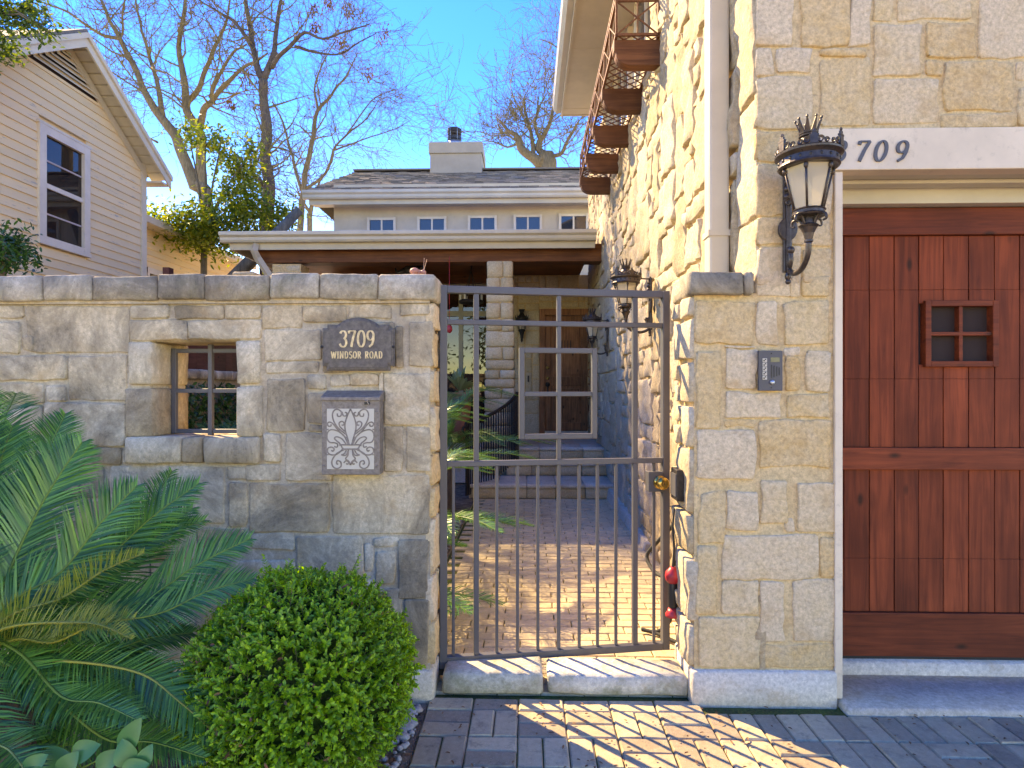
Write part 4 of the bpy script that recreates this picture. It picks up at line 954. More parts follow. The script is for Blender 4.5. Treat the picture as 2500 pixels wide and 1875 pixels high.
# ------------------------------------------------------------------ main house behind: porch, upper storey
hou = thing('main_house', (-1.5, 13, 0), 'cream house behind the courtyard with shingled roof, deep porch and chimney', 'house')
YG0 = 8.85
gl, grt = atY(533, 575, YG0).x, atY(1457, 560, YG0).x
gzt = atY(1000, 562, YG0).z; gzm = atY(1000, 585, YG0).z; gzb = atY(1000, 606, YG0+.1).z
gp2 = [(0, 0), (.08, 0), (.10, .03), (.10, .07), (.14, .10), (.14, .15), (.0, .15)]
MB().prism([(x, y*.95) for x, y in gp2], (gl, YG0+.14, gzt-.143), (0, -1, 0), (0, 0, 1), (1, 0, 0), grt-gl).build('gutter', M['gutter'], hou)
MB().box(gl+.1, grt-.01, YG0+.14, YG0+.17, gzb, gzt-.01).build('fascia', M['trim'], hou)
MB().box(gl+.1, grt-.01, YG0+.17, 12.9, gzb+.10, gzb+.13).build('porch_ceiling', M['beam'], hou)
MB().add([(gl, YG0+.05, gzt-.01), (grt+.0, YG0+.05, gzt-.01), (grt+.0, 13, gzt+.16), (gl, 13, gzt+.16), (gl, YG0+.05, gzt+.015), (grt, YG0+.05, gzt+.015), (grt, 13, gzt+.185), (gl, 13, gzt+.185)],
         [(3, 2, 1, 0), (4, 5, 6, 7), (0, 1, 5, 4), (1, 2, 6, 5), (2, 3, 7, 6), (3, 0, 4, 7)]).build('porch_roof', M['galv'], hou)
MB().box(gl+.1, gl+.13, YG0+.17, 12.9, gzb, gzt-.02).build('fascia', M['trim'], hou)
bz1, bz0 = atY(1000, 611, 9.3).z, atY(1000, 645, 9.3).z
MB().box(atY(630, 620, 9.2).x, sx(9.2), 9.15, 9.42, bz0, gzb+.099).build('porch_beam', M['beam'], hou, bevel=.008)
d0 = atY(622, 600, 8.95)
MB().tube([(d0.x, 9.0, gzb+.12), (d0.x, 8.93, gzb-.03), (d0.x+.02, 9.0, gzb-.12), (d0.x+.26, 9.15, gzb-.55), (d0.x+.28, 9.18, gzb-.7), (d0.x+.28, 9.18, .4)], .055, 4).build('downspout', M['gutter'], hou)
# columns of stacked stone
def column(x0, x1, y0, y1, z0, z1, taper, nm):
    rt = MB().box(x0+.02, x1-.02, y0+.02, y1-.02, z0, z1).build('porch_column', M['mortR'], hou)
    z = z0
    while z < z1-.02:
        h = min(rng.uniform(.13, .24), z1-z)
        if z1-(z+h) < .08: h = z1-z
        k = (z1-z)/(z1-z0)*taper if z < z1-.13 else -.02
        if rng.random() < .55: c = rng.uniform(.35, .65); sp = [(0, c), (c, 1)]
        else: sp = [(0, 1)]
        for a, b in sp:
            SEED[0] += 1; X0, X1 = x0-k, x1+k
            MB().block(X0+(X1-X0)*a+.004, X0+(X1-X0)*b-.004, y0-k, y1+k, z+.005, z+h-.005, .009, SEED[0], .08, .016).build('stone', M['stoneP'], rt, smooth=True)
        z += h
cx0, cx1 = atY(1189, 700, 9.1).x, atY(1252, 700, 9.1).x
column(cx0, cx1, 9.08, 9.46, .1, bz0-.002, .055, 'c')
column(atY(662, 700, 9.1).x, atY(738, 700, 9.1).x, 9.08, 9.46, 1.0, bz0-.03, .02, 'c')
# back wall of porch
YP = 11.60; pw0 = atY(810, 700, YP).x
def at_p(px, py): return atY(px, py, YP)
dx0, dx1 = at_p(1317, 800).x, at_p(1443, 800).x; dzt = at_p(1380, 754).z
wxa, wxb = at_p(850, 700).x, at_p(1195, 700).x; wzt = at_p(1000, 692).z
PFZ = .54
pwm = MB().box(pw0, wxa, YP+.012, YP+.3, 0, gzb+.09).box(wxa, wxb, YP+.012, YP+.3, wzt+.2, gzb+.09).box(wxb, dx0, YP+.012, YP+.3, 0, gzb+.09).box(dx0, 1.35, YP+.012, YP+.3, dzt, gzb+.09)
pwo = pwm.build('porch_wall', M['mortR'], hou)
face_fill(pwo, (wxb, YP+.012, PFZ), (1, 0, 0), (0, 0, 1), (0, -1, 0), dx0-wxb, gzb+.08-PFZ, .13, M['stoneP'], .016, .01, .008, (1, 3, 1, 3), mesh_cell=.1)
face_fill(pwo, (dx0, YP+.012, dzt+.02), (1, 0, 0), (0, 0, 1), (0, -1, 0), 1.2-dx0, gzb+.06-dzt, .13, M['stoneP'], .016, .01, .008, (1, 4, 1, 2), mesh_cell=.1)
face_fill(pwo, (pw0, YP+.012, wzt+.22), (1, 0, 0), (0, 0, 1), (0, -1, 0), wxb-pw0, gzb+.07-wzt-.22, .15, M['stoneP'], .016, .01, .008, (1, 4, 1, 2), mesh_cell=.1)
MB().box(wxa, wxb, YP-.03, YP+.25, wzt, wzt+.2).build('lintel', M['beam'], hou, bevel=.01)
# window wall
wwf = MB(); wz0_ = PFZ+.1
xsw = [wxa+.02+(wxb-wxa-.04)*k/5 for k in range(6)]
for x in xsw: wwf.box(x-.04, x+.04, YP+.05, YP+.14, wz0_, wzt-.002)
zz_ = at_p(1100, 765).z
for x0, x1 in zip(xsw, xsw[1:]):
    wwf.box(x0+.04, x1-.04, YP+.052, YP+.138, zz_-.05, zz_+.05).box(x0+.04, x1-.04, YP+.052, YP+.138, wz0_, wz0_+.1).box(x0+.04, x1-.04, YP+.052, YP+.138, wzt-.08, wzt-.003)
wwo = wwf.build('window_wall', M['ashl'], hou)
for x0, x1 in zip(xsw, xsw[1:]):
    MB().box(x0+.04, x1-.04, YP+.09, YP+.096, wz0_+.1, zz_-.05).build('pane', M['pane'], wwo); MB().box(x0+.04, x1-.04, YP+.09, YP+.096, zz_+.05, wzt-.08).build('pane', M['pane'], wwo)
MB().box(wxa, wxb, YP+.8, YP+.82, 0, 3.2).build('interior_curtain', M['ashl'], hou)
# front door
fd = MB().box(dx0+.0, dx0+.10, YP-.02, YP+.12, PFZ, dzt).box(dx1-.06, dx1+.1, YP-.02, YP+.12, PFZ, dzt).box(dx0+.10, dx1-.06, YP-.021, YP+.12, dzt-.12, dzt).build('front_door', M['frontdoor'], hou, bevel=.006)
fx0, fx1, fz0, fz1 = dx0+.10, dx1-.06, PFZ+.06, dzt-.12
MB().box(fx0+.003, fx1-.003, YP+.06, YP+.09, fz0, fz1-.003).build('door_leaf', M['frontdoor'], fd)
for z0, z1 in ((fz0, fz0+.16), (fz0+.85, fz0+1.02), (fz1-.16, fz1-.004)): MB().box(fx0+.114, fx1-.116, YP+.035, YP+.06, z0, z1).build('door_rail', M['frontdoor'], fd, bevel=.006)
for x0, x1 in ((fx0+.004, fx0+.113), (fx1-.115, fx1-.004)): MB().box(x0, x1, YP+.033, YP+.06, fz0, fz1-.004).build('door_stile', M['frontdoor'], fd, bevel=.006)
for z0, z1 in ((fz0+.21, fz0+.80), (fz0+1.07, fz1-.21)): MB().box(fx0+.16, fx1-.16, YP+.048, YP+.061, z0, z1).build('door_panel', M['frontdoor'], fd, bevel=.01)
for py, r_ in ((640+712/2.7646, .035), (640+782/2.7646, .035), (640+825/2.7646, .045)):
    p = at_p(1050+778/2.7646, py); MB(Matrix.Translation((fx0+.055, YP+.034, p.z)) @ Matrix.Rotation(R(90), 4, 'X')).lathe([(r_, 0), (r_*.9, .012), (0, .014)], 14).build('lock', M['brass' if r_ < .04 else 'iron'], fd, smooth=True)
p = at_p(1331, 948); MB().tube(crom([(fx0+.055, YP+.03, p.z+.05), (fx0+.055, YP-.02, p.z+.03), (fx0+.055, YP-.025, p.z-.05), (fx0+.055, YP+.02, p.z-.10)], 5), .012, 8).build('handle', M['iron'], fd)
gzc = fz0+1.62
for k in range(5): MB().bar((fx0+.27+.055*k, YP+.03, gzc-.09), (fx0+.27+.055*k, YP+.03, gzc+.09), .012, .012, (0, 1, 0)).build('speakeasy_bar', M['iron'], fd)
MB().box(fx0, fx1, YP-.06, YP+.1, PFZ, PFZ+.058).build('sill', M['concrete'], fd)
# porch sconce
scn = thing('porch_sconce', atY(1274, 838, YP-.05), 'dark iron crowned sconce on the porch wall left of the front door', 'wall lamp')
p = at_p(1274, 800); W = Matrix.Translation((p.x, YP-.14, at_p(1274, 838).z))
MB(W).lathe([(.0, 0), (.02, .03), (.025, .12), (.05, .2), (.07, .22), (.06, .25)], 10).build('stem', M['iron'], scn)
MB(W).lathe([(.06, .25), (.09, .40)], 8).build('glass', M['lampglass'], scn)
MB(W).lathe([(.09, .40), (.12, .42), (.12, .45), (.10, .47), (.05, .52), (.035, .56), (.06, .62), (.03, .60), (0, .60)], 10).build('hood', M['iron'], scn)
mb = MB(W)
for k in range(8):
    a = k*math.pi/4; mb.tube([(.11*math.cos(a), .11*math.sin(a), .45), (.125*math.cos(a), .125*math.sin(a), .52)], [.014, .003], 5)
    mb.tube([(.06*math.cos(a), .06*math.sin(a), .25), (.092*math.cos(a), .092*math.sin(a), .41)], .006, 5)
mb.build('crest', M['iron'], scn)
MB(W).box(-.03, .03, .05, .155, .10, .45).build('back_plate', M['iron'], scn)
p = at_p(1290, 925); o = MB().box(p.x-.016, p.x+.016, YP-.03, YP-.005, p.z-.06, p.z+.06).build('doorbell_plate', M['iron'], bevel=.006); tag(o, 'small dark doorbell plate on the stone beside the front door', 'doorbell')
# porch floor and steps
stp = thing('front_steps', (.3, 8.3, 0), 'three limestone steps rising to the front door', 'steps')
def step(x0, x1, y0, y1, z0, z1, nblk):
    for k in range(nblk):
        a = x0+(x1-x0)*k/nblk; b = x0+(x1-x0)*(k+1)/nblk; SEED[0] += 1
        MB().block(a+.003, b-.003, y0+.01, y0+.14, z0, z1-.045, .003, SEED[0], .12, .008).build('riser_stone', M['stoneP'], stp, smooth=True)
        MB().block(a+.002, b-.002, y0-.015, y1, z1-.045, z1, .0025, SEED[0]+5, .15, .008).build('tread_stone', M['concrete'], stp, smooth=True)
step(-.75, sx(8)-.0, 7.79, 8.62, 0, .18, 5); step(-.30, sx(8.7), 8.61, 8.95, .18, .36, 4); step(-.14, sx(9), 8.94, 9.6, .36, .54, 4)
MB().box(-3.9, 1.2, 9.1, YP+.05, .0, .53).build('porch_floor', M['concrete'], hou)
# curb along side wall
cb = MB(); cb.add([(sx(5.3)-.06, 5.3, 0), (sx(5.3), 5.3, 0), (sx(5.3), 5.3, .06), (sx(5.3)-.04, 5.3, .06), (sx(7.8)-.10, 7.8, 0), (sx(7.8), 7.8, 0), (sx(7.8), 7.8, .14), (sx(7.8)-.08, 7.8, .14)], [(0, 1, 2, 3), (7, 6, 5, 4), (3, 2, 6, 7), (0, 3, 7, 4), (1, 5, 6, 2)])
o = cb.build('wall_curb', M['concrete']); tag(o, 'low mortar curb along the foot of the side wall', 'curb')
# stair railing
rl = thing('stair_railing', (-.5, 8.3, .2), 'curved dark iron railing with thin balusters along the steps', 'railing')
rp = crom([atY(1137, 1040, 7.7), atY(1142, 1030, 7.75), atY(1170, 1024, 7.95), atY(1205, 1008, 8.2), atY(1240, 985, 8.5), atY(1263, 960, 8.85)], 6)
MB().tube(rp, .024, 8).build('handrail', M['iron'], rl, smooth=True)
sc_ = rp[0]; MB().tube([sc_, sc_+Vector((-.03, -.02, -.02)), sc_+Vector((-.04, -.03, -.06)), sc_+Vector((-.01, -.03, -.09)), sc_+Vector((.02, -.02, -.06))], .018, 6).build('scroll', M['iron'], rl)
for k in range(2, len(rp), 2):
    p = rp[k]; t = k/(len(rp)-1); MB().tube([(p.x, p.y, p.z-.01), (p.x, p.y, .05+.35*max(0, (p.y-7.8)))], .010, 5).build('baluster', M['iron'], rl)
    if k+1 < len(rp): p = rp[k+1]; MB().tube([(p.x, p.y, p.z-.01), (p.x, p.y, .05+.35*max(0, (p.y-7.8)))], .010, 5).build('baluster', M['iron'], rl)
p = rp[-1]; MB().bar((p.x, p.y, .2), (p.x, p.y, p.z+.02), .05, .05, (0, 1, 0)).build('newel', M['iron'], rl, bevel=.004)
# chandelier, hanging ornaments
ch = thing('chandelier', atY(1150, 745, 10.4), 'dark iron ring chandelier with candles hanging in the porch', 'chandelier')
c = atY(1150, 738, 10.4); W = Matrix.Translation(c)
MB(W).lathe([(.13, -.03), (.2, -.02), (.215, .01), (.2, .03), (.14, .02)], 24).build('ring', M['iron'], ch)
for k in range(6):
    a = k*math.pi/3; MB(W).lathe([(.02, .02), (.02, .13), (0, .135)], 8, (.18*math.cos(a), .18*math.sin(a), 0)).build('candle', M['cream'], ch)
    MB(W).tube([(.15*math.cos(a), .15*math.sin(a), .02), (0, 0, .55)], .006, 5).build('chain', M['iron'], ch)
MB(W).tube([(0, 0, .5), (0, 0, gzb+.1-c.z)], .01, 6).build('stem', M['iron'], ch)
hf = thing('hanging_bird', atY(1005, 668, 9.6), 'dark metal bird ornament hanging under the porch beam', 'ornament')
c = atY(1005, 660, 9.6)
MB().ball(c, .1, 12, 8, (1.3, .7, .8)).ball(c+Vector((.16, 0, .03)), .055, 10, 6).tube([c+Vector((-.1, 0, 0)), c+Vector((-.22, 0, -.05)), c+Vector((-.26, 0, .03))], [.05, .03, .012], 6).build('body', M['iron'], hf, smooth=True)
MB().prism([(-.1, 0), (.02, .1), (.13, .12), (.1, .05), (.16, .04), (.08, -.02)], c+Vector((0, -.08, .03)), (1, 0, 0), (0, .3, 1), (0, -1, 0), .01).build('wing', M['iron'], hf)
MB().tube([c+Vector((.1, 0, .06)), (c.x+.1, c.y, bz0+.1)], .004, 5).build('wire', M['iron'], hf)
o = MB().ball(atY(1097, 803, 9.0), .045, 10, 8, (1, 1, 1.4)); c = atY(1097, 803, 9.0); o.tube([c, (c.x, c.y, bz0+.05)], .004, 5); o = o.build('bird_feeder', M['red'], smooth=True); tag(o, 'small red glass feeder hanging from the porch beam', 'feeder')
# upper storey
YU = 12.9; ux0 = atY(815, 500, YU).x; EZU = atY(1000, 462, 12.4).z
upw = MB().box(ux0, 1.6, YU, YU+4.5, 3.2, atY(1000, 490, YU).z+.35).build('upper_wall', M['stucco'], hou)
for k, (a, b) in enumerate(((512, 692), (828, 1012), (1147, 1330), (1436, 1616), (1722, 1908))):
    x0 = atY(700+a/2.592, 550, YU).x; x1 = atY(700+b/2.592, 550, YU).x; z1 = atY(1000, (1378-4*k)/2.592, YU).z; z0 = z1-.62; t = .05
    wd = MB().box(x0, x0+t, YU-.05, YU+.02, z0, z1).box(x1-t, x1, YU-.05, YU+.02, z0, z1).box(x0+t, x1-t, YU-.03, YU+.02, z1-t, z1).box(x0+t, x1-t, YU-.03, YU+.02, z0, z0+t).build('window', M['window_white'], hou)
    xm = (x0+x1)/2; MB().box(xm-.018, xm+.018, YU-.022, YU+.01, z0+t, z1-t).build('muntin', M['window_white'], wd)
    MB().box(x0+t, xm-.018, YU-.010, YU-.004, z0+t, z1-t).build('pane', M['paneSky'], wd); MB().box(xm+.018, x1-t, YU-.010, YU-.004, z0+t, z1-t).build('pane', M['paneSky'], wd)
YEV = 12.4; ex0 = atY(737, 470, YEV).x
etz = atY(1000, 462, YEV).z; emz = atY(1000, 480, YEV).z; ebz = atY(1000, 497, YEV+.1).z
MB().prism([(x, y*1.1) for x, y in gp2], (ex0, YEV+.12, etz-.165), (0, -1, 0), (0, 0, 1), (1, 0, 0), 1.9-ex0).build('gutter', M['gutter'], hou)
MB().box(ex0+.1, 1.9, YEV+.12, YEV+.15, ebz, etz-.01).build('fascia', M['trim'], hou)
MB().box(ex0+.1, 1.9, YEV+.15, YU-.001, ebz+.05, ebz+.08).build('soffit', M['trim'], hou)
YR = 16.0; zr = atY(1000, 420, YR).z; rx0 = atY(866, 430, YR).x
def roof_z(y): return etz-.03+(zr-etz+.03)*(y-(YEV+.0))/(YR-YEV)
MB().add([(ex0, YEV+.02, etz-.06), (1.95, YEV+.02, etz-.06), (1.95, YR, zr-.03), (rx0, YR, zr-.03), (ex0, 19.6, etz-.06), (1.95, 19.6, etz-.06)], [(0, 1, 2, 3), (3, 2, 5, 4), (0, 3, 4), (1, 5, 2)]).build('roof', M['shingle'], hou)
sh = MB(); rows = 24; sl = (zr-etz)/(YR-YEV)
for j in range(rows):
    y0 = YEV+.0+(YR-YEV)*j/rows; y1 = YEV+(YR-YEV)*(j+1)/rows+.03; z0 = roof_z(y0); t0 = j/rows
    x = ex0+(rx0-ex0)*t0+rng.uniform(0, .1)-.05
    xs_ = x
    while xs_ < 1.9:
        wd = rng.uniform(.14, .30); th = rng.choice((.014, .02, .026))
        sh.add([(xs_, y0, z0+th), (xs_+wd-.006, y0, z0+th), (xs_+wd-.006, y1, roof_z(y1)+.002), (xs_, y1, roof_z(y1)+.002), (xs_, y0, z0-.02), (xs_+wd-.006, y0, z0-.02)], [(0, 1, 2, 3), (4, 5, 1, 0)]); xs_ += wd
sh.build('shingles', M['shingle'], hou)['kind'] = 'stuff'
MB().bar((rx0, YR, zr+.02), (1.9, YR, zr+.02), .3, .04).build('ridge_cap', M['shingle'], hou)
c0, c1 = atY(1050, 380, 15.8).x, atY(1180, 380, 15.8).x; cz1 = atY(1100, 356, 15.8).z; czm = atY(1100, 382, 15.8).z
chm = MB().box(c0+.03, c1-.03, 15.6, 16.6, 6.3, czm).build('chimney', M['stucco2'], hou)
MB().box(c0, c1, 15.56, 16.64, czm, cz1).build('chimney_cap', M['stucco2'], chm, bevel=.01)
MB().box(c0+.03, c1-.03, 15.6, 16.6, cz1, cz1+.03).build('cap_flashing', M['galv'], chm)
fxc = atY(1108, 330, 15.9).x; W = Matrix.Translation((fxc, 16.05, cz1+.02))
MB(W).lathe([(.17, 0), (.165, .20)], 20).build('flue_pipe', M['galv'], chm, smooth=True)
MB(W).lathe([(.185, .22), (.185, .30), (.15, .30)], 20).build('flue_cap', M['black'], chm); MB(W).lathe([(.17, .36), (.175, .40), (.185, .41), (.185, .5), (.13, .53), (0, .54)], 20).build('flue_cap', M['iron'], chm)
mb = MB(W)
for k in range(6): a = k*math.pi/3; mb.tube([(.178*math.cos(a), .178*math.sin(a), .2), (.178*math.cos(a), .178*math.sin(a), .5)], .008, 4)
mb.build('flue_cage', M['galv'], chm)
# wasp nests / lights under eave
# ------------------------------------------------------------------ neighbour house
NX = -6.15; nb = thing('neighbour_house', (-8, 8.2, 0), 'neighbouring house with peeling cream clapboard gable and white framed window', 'house')
NO = NX+.30; _p, _q = atX(212, 70, NO), atX(418, 436, NO)
YC, YA = atX(352, 500, NX).y, _p.y; HW = YC-YA; apz, eavez = _p.z-.13, _q.z+.02; OVH = _q.y-YC
sl_n = (apz+.08-eavez)/(HW+OVH)
def gab(z): return HW+.3-(z-eavez)/sl_n      # half width of gable at height z, incl. overhang
wnY0, wnY1 = atX(90, 300, NX).y, atX(214, 300, NX).y
wnz0, wnz1 = atX(150, 600, NX).z, atX(150, 600, NX).z
wnT = atX(90, 297, NX).z; wnB = atX(90, 583, NX).z
MB().box(-12, NX-.03, YA-HW+.02, YC-.02, 0, apz-.1-HW*sl_n).build('wall_core', M['siding'], nb)
MB().prism([(-HW+.05, 0), (HW-.05, 0), (0, HW*sl_n)], (-12, YA, apz-.1-HW*sl_n), (0, 1, 0), (0, 0, 1), (1, 0, 0), 5.815).build('gable_core', M['siding'], nb)
z = 1.9; ex = .118
while z < apz-.1:
    zt_ = z+ex; hw = HW if zt_ < eavez-.3 else min(HW, (apz+.02-zt_)/sl_n)
    if hw < .05: break
    y0, y1 = YA-hw, YA+hw-(.1 if hw == HW else 0)
    spans = [(y0, y1)]
    if zt_ > wnB-.03 and z < wnT+.03: spans = [(y0, wnY0+.03), (wnY1-.03, y1)]
    z_keep = z; z += rng.uniform(-.004, .004)
    for a, b in spans:
        MB().add([(NX-.03, a, z), (NX+.016, a, z), (NX-.002, a, zt_+.01), (NX-.03, a, zt_+.01), (NX-.03, b, z), (NX+.016, b, z), (NX-.002, b, zt_+.01), (NX-.03, b, zt_+.01)],
                 [(0, 1, 2, 3), (7, 6, 5, 4), (0, 4, 5, 1), (1, 5, 6, 2), (2, 6, 7, 3)]).build('clapboard', M['siding'], nb)
    z = z_keep+ex
MB().box(NX-.05, NX+.03, YC-.10, YC+.02, 0, eavez+.12).build('corner_board', M['siding_trim'], nb)
# window
fw_ = .11
nw = MB().box(NX-.02, NX+.04, wnY0, wnY0+fw_, wnB, wnT).box(NX-.02, NX+.04, wnY1-fw_, wnY1, wnB, wnT).box(NX-.02, NX+.045, wnY0-.02, wnY1+.02, wnT-.001, wnT+.03).box(NX-.02, NX+.038, wnY0+fw_, wnY1-fw_, wnT-fw_, wnT-.001).box(NX-.02, NX+.05, wnY0-.01, wnY1+.01, wnB-.05, wnB).box(NX-.02, NX+.036, wnY0+fw_, wnY1-fw_, wnB, wnB+.06).build('window', M['window_white'], nb)
zm = (wnT+wnB)/2-.02
MB().box(NX-.02, NX+.02, wnY0+fw_, wnY1-fw_, zm-.03, zm+.03).build('meeting_rail', M['window_white'], nw)
for zz in ((wnT-fw_+zm)/2, (wnB+zm)/2): MB().box(NX-.014, NX+.006, wnY0+fw_, wnY1-fw_, zz-.010, zz+.010).build('muntin', M['curtain'], nw)
MB().box(NX-.012, NX-.006, wnY0+fw_, wnY1-fw_, wnB+.06, wnT-fw_).build('pane', M['pane'], nw)
MB().box(NX-.028, NX-.022, wnY0+fw_, wnY1-fw_, wnB, wnT-.02).build('dark_room_sheet', M['dark'], nw)  # dark sheet behind the pane; the unlit room is put into its colour
for yy_ in (.30, .38): MB().box(NX-.0215, NX-.018, wnY1-fw_-yy_, wnY1-fw_-yy_+.05, wnB+.06, wnT-fw_).build('curtain', M['curtain'], nw)
# roof
for sg in (-1, 1):
    e_y = YA+sg*(HW+OVH); v = [(-12.2, YA, apz+.08), (NO, YA, apz+.08), (NO, e_y, eavez-.0), (-12.2, e_y, eavez-.0)]
    v += [(x, y, z_+.05) for x, y, z_ in v]
    MB().add(v, [(3, 2, 1, 0), (4, 5, 6, 7), (0, 1, 5, 4), (1, 2, 6, 5), (2, 3, 7, 6), (3, 0, 4, 7)]).build('roof', M['shingle'], nb)
    for (dx_, zo, hh_, nm) in ((.002, -.17, .19, 'rake_board'), (.03, -.05, .075, 'rake_trim')):
        v = [(NO-.025+dx_-.002, YA, apz+.06+zo), (NO+dx_, YA, apz+.06+zo), (NO+dx_, e_y, eavez-.02+zo), (NO-.025+dx_-.002, e_y, eavez-.02+zo)]; v += [(x, y, z_+hh_) for x, y, z_ in v]
        MB().add(v, [(3, 2, 1, 0), (4, 5, 6, 7), (0, 1, 5, 4), (1, 2, 6, 5), (2, 3, 7, 6), (3, 0, 4, 7)]).build(nm, M['siding_trim'], nb)
    # soffit planks
    for k in range(14):
        t0, t1 = k/14, (k+1)/14
        a = Vector((0, YA+(e_y-YA)*t0, apz+(eavez-.08-apz)*t0)); b = Vector((0, YA+(e_y-YA)*(t1-.012), apz+(eavez-.08-apz)*(t1-.012)))
        MB().add([(NX-.02, a.y, a.z), (NO-.03, a.y, a.z), (NO-.03, b.y, b.z), (NX-.02, b.y, b.z), (NX-.02, a.y, a.z+.03), (NO-.03, a.y, a.z+.03), (NO-.03, b.y, b.z+.03), (NX-.02, b.y, b.z+.03)], [(0, 1, 2, 3), (7, 6, 5, 4), (0, 4, 5, 1), (2, 6, 7, 3)]).build('soffit_plank', M['siding_trim'], nb)
    v = [(NX+.0, YA, apz-.13), (NX+.035, YA, apz-.13), (NX+.035, e_y-sg*.22, eavez-.10), (NX+.0, e_y-sg*.22, eavez-.10)]; v += [(x, y, z_+.11) for x, y, z_ in v]
    MB().add(v, [(3, 2, 1, 0), (4, 5, 6, 7), (0, 1, 5, 4), (1, 2, 6, 5), (2, 3, 7, 6), (3, 0, 4, 7)]).build('frieze_board', M['siding_trim'], nb)
MB().box(-12, NO-.03, YC+.02, YC+OVH, eavez-.16, eavez-.13).build('eave_soffit', M['siding_trim'], nb)
# gable vent
vt = MB().prism([(-.62, 0), (.62, 0), (0, .62*sl_n)], (NX+.0, YA, apz-.16-.62*sl_n), (0, 1, 0), (0, 0, 1), (1, 0, 0), .012).build('gable_vent', M['dark'], nb)
for k in range(6):
    z0 = apz-.16-.62*sl_n+.02+k*.062; hw = .60-(z0-(apz-.16-.62*sl_n))/sl_n
    if hw > .05: MB().add([(NX+.012, YA-hw, z0+.05), (NX+.012, YA+hw, z0+.05), (NX+.05, YA+hw, z0), (NX+.05, YA-hw, z0), (NX+.012, YA-hw, z0+.056), (NX+.012, YA+hw, z0+.056), (NX+.05, YA+hw, z0+.008), (NX+.05, YA-hw, z0+.008)], [(0, 1, 2, 3), (7, 6, 5, 4), (0, 4, 5, 1), (2, 6, 7, 3), (0, 3, 7, 4), (1, 5, 6, 2)]).build('louvre', M['siding_trim'], vt)
# rear wing of neighbour
RX = -6.9
MB().box(-12, RX-.03, 10.0, 14.5, 0, 4.3).build('rear_wall', M['siding'], nb)
z = 2.3
while z < 4.25:
    MB().add([(RX-.03, 10.0, z), (RX+.016, 10.0, z), (RX-.002, 10.0, z+.128), (RX-.03, 10.0, z+.128), (RX-.03, 14.5, z), (RX+.016, 14.5, z), (RX-.002, 14.5, z+.128), (RX-.03, 14.5, z+.128)], [(0, 1, 2, 3), (7, 6, 5, 4), (0, 4, 5, 1), (1, 5, 6, 2), (2, 6, 7, 3)]).build('clapboard', M['siding'], nb); z += .118
MB().box(-12, RX+.3, 9.9, 14.8, 4.3, 4.42).build('rear_eave', M['siding_trim'], nb)
ry0, ry1 = atX(360, 640, RX+.03).y, atX(397, 640, RX+.03).y
rw = MB().box(RX-.01, RX+.04, ry0-.0, ry0+.06, 2.4, 3.6).box(RX-.01, RX+.04, ry1-.08, ry1, 2.4, 3.6).box(RX-.01, RX+.038, ry0, ry1, 3.5, 3.6).box(RX-.01, RX+.03, ry0+.06, ry1-.08, 2.98, 3.03).build('window', M['window_white'], nb)
MB().box(RX+.017, RX+.022, ry0+.06, ry1-.08, 2.4, 3.5).build('pane', M['pane'], rw)
# ------------------------------------------------------------------ courtyard boundary, ivy, red fence
bwl = thing('boundary_wall', (-3.95, 7.5, 0), 'pale stone boundary wall covered with ivy, seen through the wall opening', 'wall')
MB().box(-4.1, -3.86, 3.3, 12.5, 0, 1.56).build('wall_body', M['mortL'], bwl)
for k in range(24): MB().block(-4.13, -3.82, 3.3+.38*k+.004, 3.3+.38*(k+1)-.004, 1.5, 1.62, .008, 500+k, .12, .016).build('cap_stone', M['stoneL'], bwl, smooth=True)
iv = MB()
for k in range(5200):
    y = rng.uniform(4.5, 10.5); z = 1.45*rng.random()**.8; p = Vector((-3.84+.10*rng.random(), y, z+.03*mnoise.noise(Vector((y*3, z*3, 0)))))
    d = Vector((rng.uniform(.1, .6), rng.uniform(-1, 1), rng.uniform(-1, .5))); iv.leaf(p, d, Vector((1, rng.uniform(-.5, .5), rng.uniform(0, .8))), rng.uniform(.05, .08), rng.uniform(.04, .06), .15)
ivo = thing('ivy', (-3.8, 7.5, 0), 'dense dark green ivy climbing the boundary wall', 'ivy'); iv.build('foliage', M['ivy'], ivo)['kind'] = 'stuff'
rf = thing('red_fence', (-4.5, 7.5, 0), 'dark red board fence rising behind the ivy covered wall', 'fence')
for k in range(34): MB().box(-4.5, -4.47, 4.0+.2*k, 4.0+.2*k+.194, .2, 2.35).build('board', M['redfence'], rf)
MB().box(-4.52, -4.44, 7.5, 7.6, 2.3, 2.9).build('post', M['redfence'], rf)
